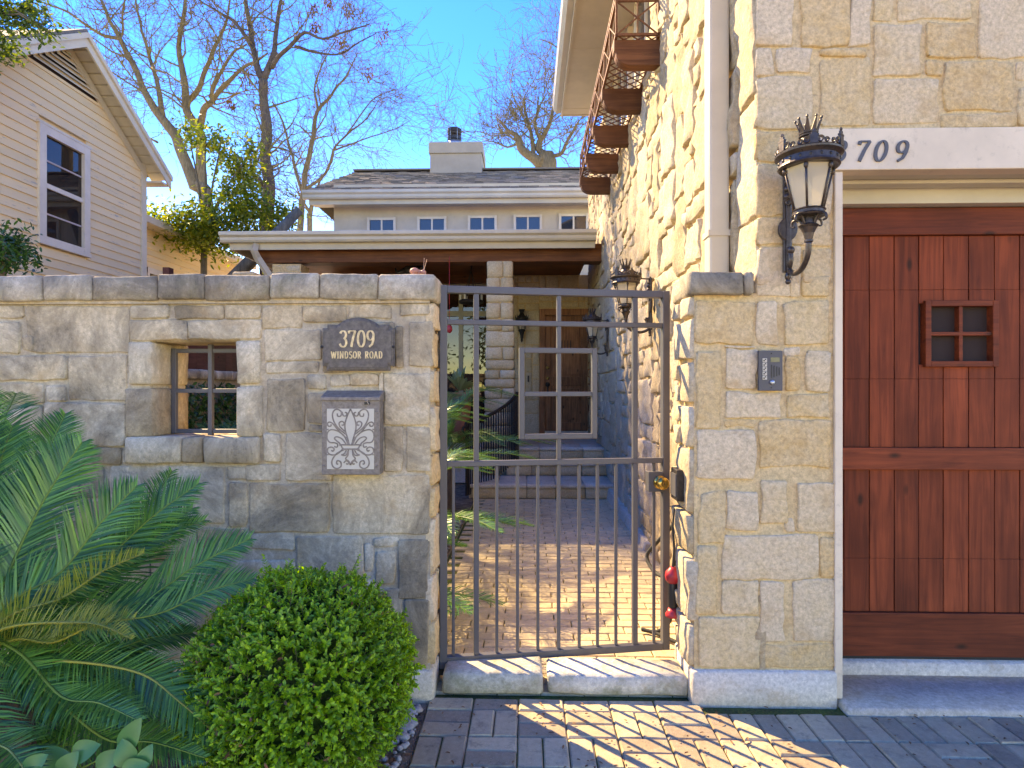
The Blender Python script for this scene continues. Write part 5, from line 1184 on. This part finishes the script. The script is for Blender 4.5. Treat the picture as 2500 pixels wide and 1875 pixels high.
# ------------------------------------------------------------------ trees
def branch(mbs, p, d, L, r, lvl, up, rr, segs=4, thin=.0045, bend=.25):
    pts = [p.copy()]; rad = [r]; q = p.copy(); d = d.normalized()
    for i in range(segs):
        d = (d+Vector((rr.gauss(0, bend), rr.gauss(0, bend), rr.gauss(0, bend)))+Vector((0, 0, up))).normalized()
        q = q+d*L/segs; pts.append(q.copy()); rad.append(max(thin, r*(1-.8*(i+1)/segs)))
    mbs.tube(pts, rad, 5 if r > .03 else 3, False); return pts, d
def bare_tree(name, label, Y, limbs, conv, seed, kids=(11, 5, 3), lens=(1.7, .8, .4), mat='bark', depth=1.6, up=.06, base_z=0, trunk_from=None, thin=.005, seeds=()):
    rr = random.Random(seed); px0 = conv(*limbs[0][0][:2]); b = atY(px0[0], px0[1], Y)
    t = thing(name, (b.x, Y, base_z), label, 'tree'); tr = MB(); tw = MB()
    ends = []
    for li, lm in enumerate(limbs):
        n = len(lm); off = rr.uniform(-1, 1)*depth*(0 if li == 0 else 1); pts = []; rad = []
        for i, (x, y, r) in enumerate(lm):
            a = conv(x, y); q = atY(a[0], a[1], Y+off*(i/(n-1))**1.2); pts.append(q); rad.append(r)
        if li == 0: pts.insert(0, Vector((pts[0].x, Y, base_z))); rad.insert(0, rad[0]*1.1)
        P = crom(pts, 4); RR = []
        for i in range(len(P)):
            f = i/4; k = min(int(f), len(rad)-2); RR.append(rad[k]+(rad[k+1]-rad[k])*(f-k))
        P = [p+Vector((mnoise.noise(p*2.), 0, mnoise.noise(p*2.+Vector((5, 5, 5)))))*.05 for p in P]
        tr.tube(P, RR, 8)
        m = len(P)
        for c in range(kids[0]):
            i = rr.randint(int(m*(.45 if li == 0 else .25)), m-2); p = P[i]; d = (P[i+1]-P[i-1]).normalized()
            side = Vector((rr.gauss(0, 1), rr.gauss(0, .8), rr.gauss(.2, .8))); side = (side-d*side.dot(d)).normalized()
            L = lens[0]*rr.uniform(.5, 1.2); r1 = min(RR[i]*.45, .03)
            p1, d1 = branch(tw, p, d*.7+side, L, r1, 1, up, rr, 5, thin*1.3)
            for c2 in range(kids[1]):
                j = rr.randint(1, 5); s2 = Vector((rr.gauss(0, 1), rr.gauss(0, 1), rr.gauss(.1, .9))).normalized()
                p2, d2 = branch(tw, p1[j], d1*.8+s2, lens[1]*rr.uniform(.5, 1.2), max(thin*1.3, r1*.4), 2, up, rr, 4, thin)
                for c3 in range(kids[2]):
                    j = rr.randint(1, 4); s3 = Vector((rr.gauss(0, 1), rr.gauss(0, 1), rr.gauss(0, 1))).normalized()
                    p3, _ = branch(tw, p2[j], d2+s3, lens[2]*rr.uniform(.5, 1.3), thin*1.05, 3, up, rr, 3, thin*.75)
    tr.build('trunk', M[mat], t, smooth=True); tw.build('crown', M['twig'], t)
    if seeds:
        sm = MB()
        for (x, y, s_) in seeds:
            a = conv(x, y); c = atY(a[0], a[1], Y-.1)
            for k in range(110):
                q = c+Vector((rr.gauss(0, s_*.6), rr.gauss(0, s_*.6), rr.gauss(0, s_*.8))); sm.leaf(q, Vector((rr.gauss(0, .4), rr.gauss(0, .4), -1)), Vector((rr.gauss(0, 1), rr.gauss(0, 1), .2)), rr.uniform(.05, .09), .026, .1)
        sm.build('seed_clusters', M['seed'], t)['kind'] = 'stuff'
    return t
Z1 = lambda x, y: (x/2.592, y/2.592)
Z2 = lambda x, y: (700+x/2.592, y/2.592)
bare_tree('bare_tree', 'large bare tree with several leaning grey limbs beside the clapboard house', 15, [
    [(1310, 1330, .17), (1230, 1180, .15), (1160, 980, .14), (1090, 830, .12), (1000, 720, .10), (900, 540, .08), (830, 380, .07), (760, 250, .06), (690, 130, .045), (640, 0, .035), (600, -120, .02)],
    [(760, 250, .05), (640, 220, .04), (550, 160, .035), (430, 80, .03), (300, 30, .02), (200, -20, .012)],
    [(1030, 740, .075), (1000, 560, .06), (960, 420, .05), (900, 200, .035), (860, 0, .025), (850, -150, .012)],
    [(1290, 1230, .12), (1270, 1050, .12), (1270, 860, .11), (1190, 700, .1), (1160, 480, .08), (1130, 300, .06), (1150, 130, .05), (1170, 0, .04), (1180, -150, .02)],
    [(1190, 640, .07), (1270, 540, .06), (1320, 400, .05), (1380, 250, .04), (1440, 120, .03), (1450, 0, .02), (1460, -120, .01)],
    [(1270, 800, .09), (1290, 690, .08), (1350, 630, .06), (1440, 520, .05), (1560, 420, .035), (1700, 330, .02)],
    [(1330, 620, .05), (1400, 450, .04), (1480, 330, .03), (1560, 280, .02)],
    [(960, 430, .03), (1080, 480, .02), (1180, 560, .012)], [(1000, 900, .03), (900, 840, .02), (820, 720, .012)], [(770, 230, .03), (780, 100, .025), (800, -20, .015)]], Z1, 3, (13, 5, 3), (1.9, .9, .45), thin=.0045)
bare_tree('bare_tree', 'dark forked bare tree with brown seed clusters rising behind the porch roof', 13.6, [
    [(1690, 1480, .17), (1700, 1330, .155), (1700, 1180, .14), (1680, 1000, .12), (1695, 800, .12), (1665, 650, .10), (1670, 500, .10)],
    [(1670, 510, .08), (1610, 370, .07), (1590, 200, .06), (1560, 50, .05), (1540, -80, .03)], [(1672, 500, .08), (1740, 330, .06), (1750, 160, .05), (1780, 0, .04), (1790, -120, .02)],
    [(1720, 430, .05), (1800, 330, .045), (1930, 210, .035), (2050, 240, .025), (2200, 190, .02), (2330, 150, .012)], [(1860, 290, .035), (1990, 330, .028), (2120, 345, .02), (2240, 290, .016), (2380, 210, .01)],
    [(1590, 270, .04), (1450, 120, .03), (1300, 20, .02), (1180, -60, .01)], [(1680, 1190, .06), (1600, 1080, .04), (1580, 1000, .025), (1540, 900, .012)]], Z1, 5, (12, 5, 3), (1.4, .7, .35), 'barkdark',
    seeds=[(2210, 60, .16), (1990, 60, .12), (1990, 170, .1), (2160, 270, .15), (2420, 220, .18), (2330, 450, .14), (1560, 510, .14), (1460, 660, .1), (2080, 20, .1)])
bare_tree('bare_tree', 'slender bare tree with fine spreading twigs between the dark tree and the roof', 18, [
    [(1900, 1480, .10), (1920, 1200, .085), (1950, 1000, .08), (1990, 850, .07), (2010, 700, .055), (2100, 600, .04), (2190, 480, .03), (2260, 330, .012)],
    [(1910, 1220, .05), (1850, 1000, .04), (1800, 800, .03), (1720, 640, .02)], [(1930, 1200, .05), (2060, 1100, .045), (2110, 950, .035), (2200, 850, .03), (2330, 740, .02), (2420, 600, .01)],
    [(2010, 700, .04), (1990, 560, .03), (2050, 400, .02), (2120, 260, .012)], [(2120, 950, .03), (2300, 880, .02), (2480, 820, .015), (2600, 760, .01)], [(2200, 850, .025), (2350, 640, .02), (2500, 560, .012)]], Z1, 8, (11, 5, 4), (2.2, 1.2, .6), up=.03, thin=.005)
bare_tree('bare_tree', 'thin far bare tree low beside the upper storey wall', 22, [
    [(1960, 1480, .10), (1965, 1350, .09), (2000, 1200, .05), (2040, 1100, .02)], [(1965, 1340, .05), (1900, 1240, .03), (1870, 1150, .015)]], Z1, 12, (10, 6, 4), (1.8, .9, .5), thin=.008)
bare_tree('bare_tree', 'gnarled bare oak with twisted limbs beyond the chimney roof', 24, [
    [(1650, 1085, .30), (1620, 1045, .24), (1560, 1000, .2), (1490, 950, .16), (1470, 890, .13), (1440, 850, .10), (1400, 820, .06), (1350, 760, .04)],
    [(1680, 1080, .18), (1670, 1000, .17), (1600, 955, .14), (1600, 900, .12), (1640, 830, .09), (1680, 720, .06), (1690, 620, .03)], [(1670, 990, .09), (1740, 970, .08), (1780, 880, .06), (1850, 760, .03)],
    [(1560, 990, .09), (1550, 880, .08), (1530, 780, .06), (1500, 650, .04), (1530, 570, .02)], [(1610, 890, .08), (1570, 800, .06), (1600, 680, .04), (1640, 600, .02)], [(1480, 900, .06), (1400, 930, .04), (1310, 900, .025), (1250, 880, .012)]], Z2, 14, (12, 6, 4), (2.3, 1.2, .6), thin=.009)
bare_tree('bare_tree', 'bare tree reaching twigs out from behind the garage eave', 20, [
    [(2100, 800, .16), (2060, 600, .14), (2000, 470, .10), (1900, 380, .06), (1790, 340, .04), (1690, 290, .02), (1600, 240, .012)], [(1900, 380, .05), (1800, 230, .035), (1740, 120, .02), (1700, 20, .012)], [(1860, 370, .04), (1750, 430, .025), (1640, 440, .012)]], Z2, 21, (9, 5, 3), (1.8, .9, .45), thin=.005)
# ------------------------------------------------------------------ leafy growth
def leaf_cloud(mb, c, rx, ry, rz, n, L, rr, clump=.35):
    nc = max(4, int(n/16)); cs = []
    for k in range(nc):
        while True:
            v = Vector((rr.uniform(-1, 1), rr.uniform(-1, 1), rr.uniform(-1, 1)))
            if v.length < 1: break
        cs.append(c+Vector((v.x*rx, v.y*ry, v.z*rz)))
    for k in range(n):
        q = rr.choice(cs)+Vector((rr.gauss(0, 1), rr.gauss(0, 1), rr.gauss(0, 1)))*max(.10*(L/.085), clump*min(rx, rz)*.45)
        mb.leaf(q, Vector((rr.gauss(0, 1), rr.gauss(0, 1), rr.gauss(-.2, .7))), Vector((rr.gauss(0, .6), rr.gauss(0, .6), 1)), L*rr.uniform(.7, 1.25), L*rr.uniform(.35, .5), .15)
    return cs
def leafy(name, label, cat, Y, blobs, conv, L, mat, seed, stem, dens=1., zb=0, bark='bark'):
    rr = random.Random(seed); sp = conv(*stem[0]); b = atY(sp[0], sp[1], Y); t = thing(name, (b.x, Y, zb), label, cat); mb = MB(); tr = MB(); k1 = Y/F
    pts = [Vector((b.x, Y, zb))]+[atY(*conv(*s_), Y) for s_ in stem]
    tr.tube(crom(pts, 4), .06 if Y > 8 else .03, 7)
    for (x, y, rx, rz, n) in blobs:
        a = conv(x, y); e = conv(x+rx, y+rz); c = atY(a[0], a[1], Y+rr.uniform(-.3, .3)); wx = (e[0]-a[0])*k1; wz = (e[1]-a[1])*k1
        cs = leaf_cloud(mb, c, wx, min(wx, .9), wz, int(n*dens), L, rr)
        tr.tube([pts[-1], (pts[-1]+c)/2+Vector((0, 0, .1)), c], [.035, .02, .008] if Y > 8 else [.014, .009, .004], 5)
        for q in cs[:8]: tr.tube([c, q], [.012, .004] if Y > 8 else [.005, .002], 4)
    tr.build('trunk', M[bark], t, smooth=True); mb.build('crown', M[mat], t); return t
leafy('evergreen_tree', 'yellow green sunlit evergreen tree growing beside the clapboard house', 'tree', 11.8,
      [(1150, 1440, 200, 100, 520), (1400, 1400, 220, 120, 620), (1560, 1300, 160, 150, 520), (1300, 920, 110, 90, 170), (1190, 830, 60, 60, 60), (1500, 1090, 150, 130, 380), (990, 1450, 90, 110, 260), (1770, 1370, 90, 120, 260), (1040, 1560, 130, 60, 220), (1350, 1530, 180, 80, 300), (1590, 950, 60, 50, 60), (1600, 1560, 130, 80, 260), (1400, 900, 60, 50, 60)],
      Z1, .105, 'ever', 31, [(1290, 1640), (1300, 1450)], dens=2.6)
leafy('leafy_tree', 'green leafed tree hanging twigs over the corner of the clapboard house', 'tree', 6.0,
      [(70, 60, 110, 70, 170), (190, 60, 80, 80, 150), (260, 160, 50, 60, 60), (30, 310, 60, 70, 90), (-100, 150, 150, 200, 300), (20, 180, 60, 50, 40), (310, 210, 30, 30, 16)], Z1, .06, 'treeleaf', 33, [(-330, 900), (-260, 400), (-60, 100)], dens=2.2)
leafy('garden_shrub', 'dark green leafy shrub peeping over the street wall below the house window', 'shrub', 4.6,
      [(40, 1540, 80, 60, 220), (120, 1590, 50, 40, 80), (20, 1620, 110, 50, 150), (-60, 1600, 100, 80, 200)], Z1, .05, 'ivy', 34, [(10, 1700), (30, 1620)], dens=2)
for k, (x, y, h, lab) in enumerate(((-9, -21, 6.5, 'broad leafy street tree across the road facing the wall opening'), (-1.5, -24, 8, 'tall leafy street tree across the road facing the gate'), (7, -20, 7, 'leafy street tree across the road facing the garage door'), (15, -24, 7.5, 'leafy street tree across the road beyond the garage'))):
    rr = random.Random(90+k); t = thing('street_tree', (x, y, 0), lab, 'tree', 'trees across the road'); mb = MB()
    cs = leaf_cloud(mb, Vector((x, y, h*.62)), 3.2, 3., h*.36, 1500, .42, rr, .5)
    tr = MB().tube([(x, y, 0), (x+.1, y, h*.25), (x-.1, y, h*.6)], [.28, .22, .1], 8)
    for q in cs[:14]: tr.tube([(x, y, h*.35), q], [.09, .03], 5)
    tr.build('trunk', M['bark'], t); mb.build('crown', M['treeleaf'], t)
# leaning limb behind the left column
p0, p1 = atY(560, 690, 10.5), atY(625, 625, 10.5)
o = MB().tube([(p0.x-1.1, 10.5, 0), (p0.x-.3, 10.5, p0.z-.6), p0, p1, (p1.x+.6, 10.9, p1.z+.9)], [.16, .14, .12, .11, .08], 9).build('leaning_trunk', M['bark'], smooth=True); tag(o, 'grey leaning tree trunk beside the porch downspout', 'tree trunk')
# ------------------------------------------------------------------ sago palms
def frond(parent, P, wid, nl, rr, view=None, mat='palm', rmat='rachis', droop=.0, fwd=.95, vee=.25, start=.12, nrm=None, tipk=.25):
    P = crom(P, 7); n = len(P); L = sum((P[i+1]-P[i]).length for i in range(n-1)); mb = MB(); rad = [.0055*(1-.8*i/(n-1))+.001 for i in range(n)]
    rc = MB().tube(P, rad, 5); ro = rc.build('frond', M[rmat], parent, smooth=True)
    for k in range(nl):
        t = start+(1-start)*(k+.5)/nl; f = t*(n-1); i = min(int(f), n-2); p = P[i].lerp(P[i+1], f-i); d = (P[i+1]-P[i]).normalized()
        N = nrm if nrm is not None else Vector((0, 0, 1)); N = (N-d*N.dot(d)).normalized(); S = d.cross(N)
        env = math.sin(math.pi*min(1, (t-start)/(1-start)*.86+.14))**.55; env = max(tipk, env)
        for sg in (-1, 1):
            l = wid*env*rr.uniform(.92, 1.05); fw2 = fwd+.5*max(0, t-.6)
            dd = (S*sg+d*fw2*rr.uniform(.88, 1.12)+N*vee*rr.uniform(.2, 1.8)).normalized(); w_ = .0034*(wid/.15)
            e1 = p+dd*l*.55; dd2 = (dd-Vector((0, 0, droop+.12))).normalized(); e2 = e1+dd2*l*.45; nn = dd.cross(d).normalized()
            w3 = d*w_; up_ = N*w_*.35
            mb.add([p-w3*.8, p+w3*.8, e1-w3+up_, e1+w3+up_, e2], [(0, 1, 3, 2), (2, 3, 4)])
    mb.build('leaflets', M[mat], ro); return ro
rp_ = random.Random(4)
pal = thing('sago_palm', (-1.75, 1.95, 0), 'large sago palm with long dark green fronds in front of the street wall', 'palm')
PC = Vector((-1.80, 1.95, .52))
ptk = MB().lathe([(.13, 0), (.15, .08), (.155, .16), (.16, .24), (.155, .32), (.14, .4), (.10, .48), (.05, .55)], 22, (PC.x, PC.y, 0))
ptk.v = [(PC.x+(x-PC.x)*(1+.25*mnoise.noise(Vector((x*22, y*22, z*22)))), PC.y+(y-PC.y)*(1+.25*mnoise.noise(Vector((x*22, y*22, z*22)))), z) for x, y, z in ptk.v]
ptk.build('trunk', M['barkdark'], pal)
for k in range(16):                       # the fronds on the side away from the bush
    a = R(110+150*k/15); el = R(20+55*((k*.618) % 1)); h = Vector((math.cos(a), math.sin(a)*.75, 0)); l = 1.0
    frond(pal, [PC, PC+h*l*.35*math.cos(el)+Vector((0, 0, l*.38*math.sin(el)+.04)), PC+h*l*.72*math.cos(el*.85)+Vector((0, 0, l*.6*math.sin(el))), PC+h*l*math.cos(el*.65)+Vector((0, 0, l*.6*math.sin(el)-.05))], .16, 70, rp_, nrm=Vector((0, 0, 1))-h*.3, vee=.3, droop=.1)
VN = lambda p: ((Vector((0, 0, CZ))-p).normalized()*.75+Vector((0, 0, .65)))
FR = [  # mid px, tip px, tip depth, width, material
    ((-30, 1240), (30, 1040), 2.3, .17, 0), ((70, 1290), (200, 1080), 2.25, .19, 0), ((150, 1395), (335, 1185), 2.2, .18, 0), ((250, 1370), (485, 1180), 2.35, .17, 0), ((290, 1400), (470, 1240), 2.45, .15, 0),
    ((150, 1460), (352, 1350), 2.05, .09, 1), ((340, 1470), (610, 1315), 2.25, .17, 0), ((380, 1500), (620, 1412), 2.15, .14, 0), ((130, 1568), (330, 1508), 1.85, .10, 1), ((180, 1520), (322, 1560), 1.80, .08, 1),
    ((260, 1590), (470, 1545), 2.2, .14, 0), ((330, 1640), (552, 1815), 1.78, .13, 2), ((270, 1740), (490, 1705), 1.95, .14, 0), ((250, 1800), (500, 1850), 1.75, .13, 0), ((90, 1180), (160, 1010), 2.45, .15, 0), ((-80, 1150), (-60, 930), 2.3, .17, 0),
    ((20, 1350), (120, 1120), 2.4, .17, 0), ((200, 1650), (420, 1640), 2.3, .14, 0), ((-20, 1800), (75, 1900), 1.55, .14, 2), ((10, 1040), (40, 960), 2.6, .14, 0), ((320, 1330), (420, 1150), 2.6, .13, 0), ((150, 1700), (340, 1760), 1.7, .13, 0)]
FR += [((rp_.uniform(60, 260), 1400+60*k), (rp_.uniform(330, 540), 1290+70*k+rp_.uniform(-40, 40)), rp_.uniform(2.3, 2.6), .15, 0) for k in range(8)]
for (mx, my), (tx, ty), ty_, wd, mt in FR:
    tip = atY(tx, ty, ty_); base = PC+Vector((rp_.uniform(-.04, .04), rp_.uniform(-.06, .06), rp_.uniform(-.06, .06))); mid = atY(mx, my, base.y+(ty_-base.y)*.55)
    frond(pal, [base, base.lerp(mid, .5)+Vector((0, 0, .03)), mid, mid.lerp(tip, .5)+Vector((0, 0, .015)), tip], wd*1.04, 118, rp_, mat='palmY' if mt == 1 else 'palm', rmat='rachisY' if mt else 'rachis', nrm=VN(mid), vee=.22 if mt != 1 else .9, droop=.05)
def sago(label, c, n, L, seed, group=None, wid=.13, nl=52, el0=15, el1=75, skip=None):
    rr = random.Random(seed); t = thing('sago_palm', (c[0], c[1], 0), label, 'palm'); c = Vector(c)
    MB().lathe([(.11, -c.z), (.12, -c.z*.5), (.05, .04)], 10, c).build('trunk', M['barkdark'], t)
    for k in range(n):
        a = 2.4*k+rr.uniform(-.2, .2); el = R(el0+(el1-el0)*((k*.618) % 1)); h = Vector((math.cos(a), math.sin(a), 0)); l = L*rr.uniform(.8, 1.1)
        P = [c, c+h*l*.35*math.cos(el)+Vector((0, 0, l*.38*math.sin(el)+.04)), c+h*l*.72*math.cos(el*.85)+Vector((0, 0, l*.6*math.sin(el))), c+h*l*1.0*math.cos(el*.65)+Vector((0, 0, l*.60*math.sin(el)-.05*l))]
        frond(t, P, wid, nl, rr, nrm=Vector((0, 0, 1))+h*-.3, vee=.3, droop=.1, mat='palm')
    return t
sago('sago palm arching over the path just inside the gate', (-.80, 4.3, .36), 32, .9, 51, wid=.15, nl=60)
sago('low sago palm with dark fronds at the edge of the path by the hinge post', (-.80, 3.55, .16), 26, .62, 55, wid=.15, nl=46, el0=8, el1=65)
sago('sago palm with sunlit fronds beside the pebble patch', (-1.0, 5.5, .62), 30, 1.05, 52, wid=.15, nl=60)
sago('tall sago palm in front of the stair railing', (-.95, 7.0, .62), 34, 1.3, 53, wid=.17)
sago('sago palm in the courtyard seen through the wall opening', (-3.1, 6.2, .55), 20, .9, 54, nl=40)
# pebbles patch
pb = MB()
for k in range(900):
    x = rng.uniform(-1.0, -.68); y = rng.uniform(4.4, 6.4); r_ = rng.uniform(.010, .022); pb.ball((x, y, .004+rng.uniform(0, .02)), r_, 6, 4, (1.2, 1, .6))
o = pb.build('pebbles', M['pebble'], smooth=True); o['kind'] = 'stuff'; o['label'] = 'grey river pebbles beside the courtyard path'; o['category'] = 'pebbles'
# pot with succulent by porch windows
pt = thing('potted_succulent', atY(1115, 1000, 8.6), 'terracotta pot with broad grey green succulent below the porch windows', 'plant')
c = atY(1122, 958, 8.6); c.z = atY(1122, 958, 8.6).z
MB().lathe([(.12, -.7), (.14, -.4), (.17, -.05), (.19, -.04), (.19, 0), (.16, 0), (.15, -.03), (0, -.03)], 18, c).build('pot', M['terra'], pt, smooth=True)
mb = MB()
for k in range(22):
    a = 2.4*k; e = R(20+60*((k*.618) % 1)); d = Vector((math.cos(a)*math.cos(e), math.sin(a)*math.cos(e), math.sin(e))); mb.leaf(c+Vector((0, 0, .02)), d, Vector((0, 0, 1))-d*.3, rng.uniform(.26, .4), .11, .2)
mb.build('leaves', M['agave'], pt)
# ------------------------------------------------------------------ boxwood bush
bx = thing('boxwood_bush', (-.80, 2.12, 0), 'round clipped boxwood bush in front of the street wall beside the pavers', 'bush')
BC = atY(733, 1640, 2.12); BR = .385; BC.z = .375
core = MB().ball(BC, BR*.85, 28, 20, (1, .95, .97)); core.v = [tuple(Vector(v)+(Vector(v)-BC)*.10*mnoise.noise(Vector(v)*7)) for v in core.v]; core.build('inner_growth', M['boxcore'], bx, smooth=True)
rb = random.Random(12); lf = MB(); tg = MB()
def sprig(p, d, L, size):
    q = p+d*L; n = int(L/.010)
    if rb.random() < .5: tg.tube([p-d*.02, q], .0014, 3, False)
    for i in range(n+2):
        t = (i+.5)/(n+1.5); b = p.lerp(q, min(1, t)); a0 = rb.uniform(0, 6.28)
        for s_ in (0, math.pi):
            a = a0+s_; s1 = d.orthogonal().normalized(); s2 = d.cross(s1); sd_ = s1*math.cos(a)+s2*math.sin(a)
            lf.leaf(b, sd_*.85+d*rb.uniform(.35, 1.), d*1.-sd_*.3, size*rb.uniform(.75, 1.25), size*rb.uniform(.5, .68), .18)
for k in range(5200):
    z = rb.uniform(-.95, 1); a = rb.uniform(0, 2*math.pi); s_ = math.sqrt(1-z*z); n = Vector((s_*math.cos(a), s_*math.sin(a), z))
    if n.y > .55: continue
    rr_ = BR*(1+.10*mnoise.noise(n*2.2)+.05*mnoise.noise(n*6)+(.05 if n.z > .3 and rb.random() < .06 else 0)); p = BC+Vector((n.x, n.y*.95, n.z*.97))*(rr_-.045)
    d = (n+Vector((rb.gauss(0, .35), rb.gauss(0, .35), rb.gauss(.25, .3)))).normalized(); k_ = rb.random(); sprig(p, d, rb.uniform(.02, .055)*(2.2 if k_ < .012 else 1.4 if k_ < .12 else 1), .0155*rb.uniform(.75, 1.3))
dl = MB()
for k in range(170):
    z = rb.uniform(-.9, .9); a = rb.uniform(0, 2*math.pi); s_ = math.sqrt(1-z*z); n = Vector((s_*math.cos(a), s_*math.sin(a), z))
    dl.leaf(BC+n*(BR*rb.uniform(.93, 1.0)), Vector((rb.gauss(0, 1), rb.gauss(0, 1), rb.gauss(0, 1))), n, rb.uniform(.012, .03), .010, .2)
dl.build('dry_leaves', M['dead'], bx)['kind'] = 'stuff'
lf.build('foliage', M['box'], bx)['kind'] = 'stuff'; tg.build('twigs', M['twig'], bx)['kind'] = 'stuff'
mb = MB()
for k in range(7):
    a = k*.9; mb.tube([BC+Vector((.05*math.cos(a), .05*math.sin(a), -.38)), BC+Vector((.18*math.cos(a), .18*math.sin(a), -.12))], [.014, .006], 6)
mb.build('stems', M['twig'], bx)
# broad leaved vine at the bottom corner
vn = thing('broad_leaf_vine', atZ(200, 1875, .1), 'broad glossy green vine leaves below the sago palm', 'plant')
mb = MB()
def broad(px, py, Y, L, ang, W):
    p = atY(px, py, Y); d = Vector((math.cos(R(ang)), -.1, math.sin(R(ang)))); n = Vector((.1, -1, .5)); d.normalize(); s_ = d.cross(n).normalized(); n = s_.cross(d); v = [p]; f = []
    K = 7
    for i in range(1, K+1):
        t = i/K; w_ = W*math.sin(math.pi*min(.985, t**.8))**.75*.5 if i < K else 0; c = p+d*L*t+n*(-.02*t*t)
        v += [c-s_*w_+n*w_*.25, c, c+s_*w_+n*w_*.25]
    f += [(0, 2, 1), (0, 3, 2)]
    for i in range(K-1): b = 1+i*3; f += [(b, b+1, b+4, b+3), (b+1, b+2, b+5, b+4)]
    MB().add(v, f).build('leaf', M['bigleaf'], vn, smooth=True)
for a in ((300, 1838, 1.62, .10, 65, .06), (318, 1870, 1.6, .07, 110, .06), (175, 1845, 1.62, .075, 25, .058), (150, 1895, 1.6, .07, 60, .06), (100, 1860, 1.63, .075, 20, .06), (235, 1880, 1.6, .08, 40, .055), (295, 1885, 1.58, .07, 20, .05), (345, 1875, 1.6, .06, 70, .045), (60, 1890, 1.58, .07, 45, .055)): broad(*a)
q0 = atY(300, 1838, 1.62); mb.tube([atY(150, 1900, 1.62), atY(235, 1858, 1.62), q0, atY(310, 1880, 1.6)], .0022, 5); mb.build('stem', M['rachis'], vn)
# ------------------------------------------------------------------ ant figure on the wall cap
an = thing('ant_figure', atY(1020, 676, YF+.1), 'small terracotta coloured ant figure standing on the wall cap', 'figurine')
YAN = YF+.08; s_ = YAN/F; zc_ = atY(1015, 664, YAN).z; xq = atY(1012, 664, YAN).x
MB().ball((xq, YAN, zc_+.003), .0205, 14, 10, (1.1, .9, .8)).build('abdomen', M['antpaint'], an, smooth=True)
MB().ball((xq+.024, YAN, zc_+.001), .009, 10, 8).build('thorax', M['antpaint'], an, smooth=True)
MB().ball((xq+.040, YAN, zc_-.002), .0145, 12, 8, (1, .9, .8)).build('head', M['antpaint'], an, smooth=True)
ztop = atY(1012, 675, YAN).z+.0
for k in range(6):
    sg = -1 if k % 2 else 1; x = xq+.012+.012*(k//2); MB().tube([(x, YAN, zc_-.004), (x+(k//2-1)*.012, YAN+sg*.018, zc_-.004), (x+(k//2-1)*.022, YAN+sg*.028, ztop-.004)], .0022, 5).build('leg', M['antpaint'], an)
for sg in (-1, 1):
    b = Vector((xq+.042, YAN+sg*.006, zc_+.007)); e = b+Vector((.009+.004*sg, sg*.006, .052)); MB().tube([b, e], .001, 4).ball(e, .002, 6, 4).build('antenna', M['antenna'], an)
# flat stone left lying on cap
p = atY(605, 672, YF+.12); o = MB().block(p.x-.05, p.x+.05, YF+.07, YF+.17, p.z-.012, p.z+.012, .006, 91, .03, .008).build('loose_stone', M['stoneL'], smooth=True); tag(o, 'flat loose stone lying on the wall cap near the porch downspout', 'stone')
# ------------------------------------------------------------------ ground litter
lt = MB(); rk = MB()
for k in range(500):
    x = rng.uniform(-2.2, -.46); y = rng.uniform(1.7, 2.72); p = Vector((x, y, .008+rng.uniform(0, .01)))
    lt.leaf(p, Vector((rng.gauss(0, 1), rng.gauss(0, 1), rng.gauss(0, .25))), Vector((rng.gauss(0, .3), rng.gauss(0, .3), 1)), rng.uniform(.015, .045), rng.uniform(.008, .018), .2)
for k in range(150):
    x = rng.uniform(1.4, 2.2) if k < 40 else rng.uniform(-.44, 1.1); y = rng.uniform(2.2, 2.7); lt.leaf(Vector((x, y, .006)), Vector((rng.gauss(0, 1), rng.gauss(0, 1), .05)), Vector((0, 0, 1)), rng.uniform(.008, .028), .009, .3)
o = lt.build('leaf_litter', M['dead']); o['kind'] = 'stuff'; o['label'] = 'dry brown leaves scattered on the soil and pavers'; o['category'] = 'leaf litter'
for k in range(260):
    x = -.46-abs(rng.gauss(0, .12)); y = rng.uniform(1.9, 2.7); r_ = rng.uniform(.004, .016); rk.ball((x, y, r_*.3), r_, 6, 4, (rng.uniform(.8, 1.4), 1, .7))
for k in range(8):
    r_ = rng.uniform(.018, .035); rk.ball((rng.uniform(-.52, -.46), rng.uniform(2.4, 2.68), r_*.3), r_, 8, 6, (1.2, 1, .6))
o = rk.build('bed_gravel', M['pebble'], smooth=True); o['kind'] = 'stuff'; o['label'] = 'small stones along the paver edge'; o['category'] = 'gravel'
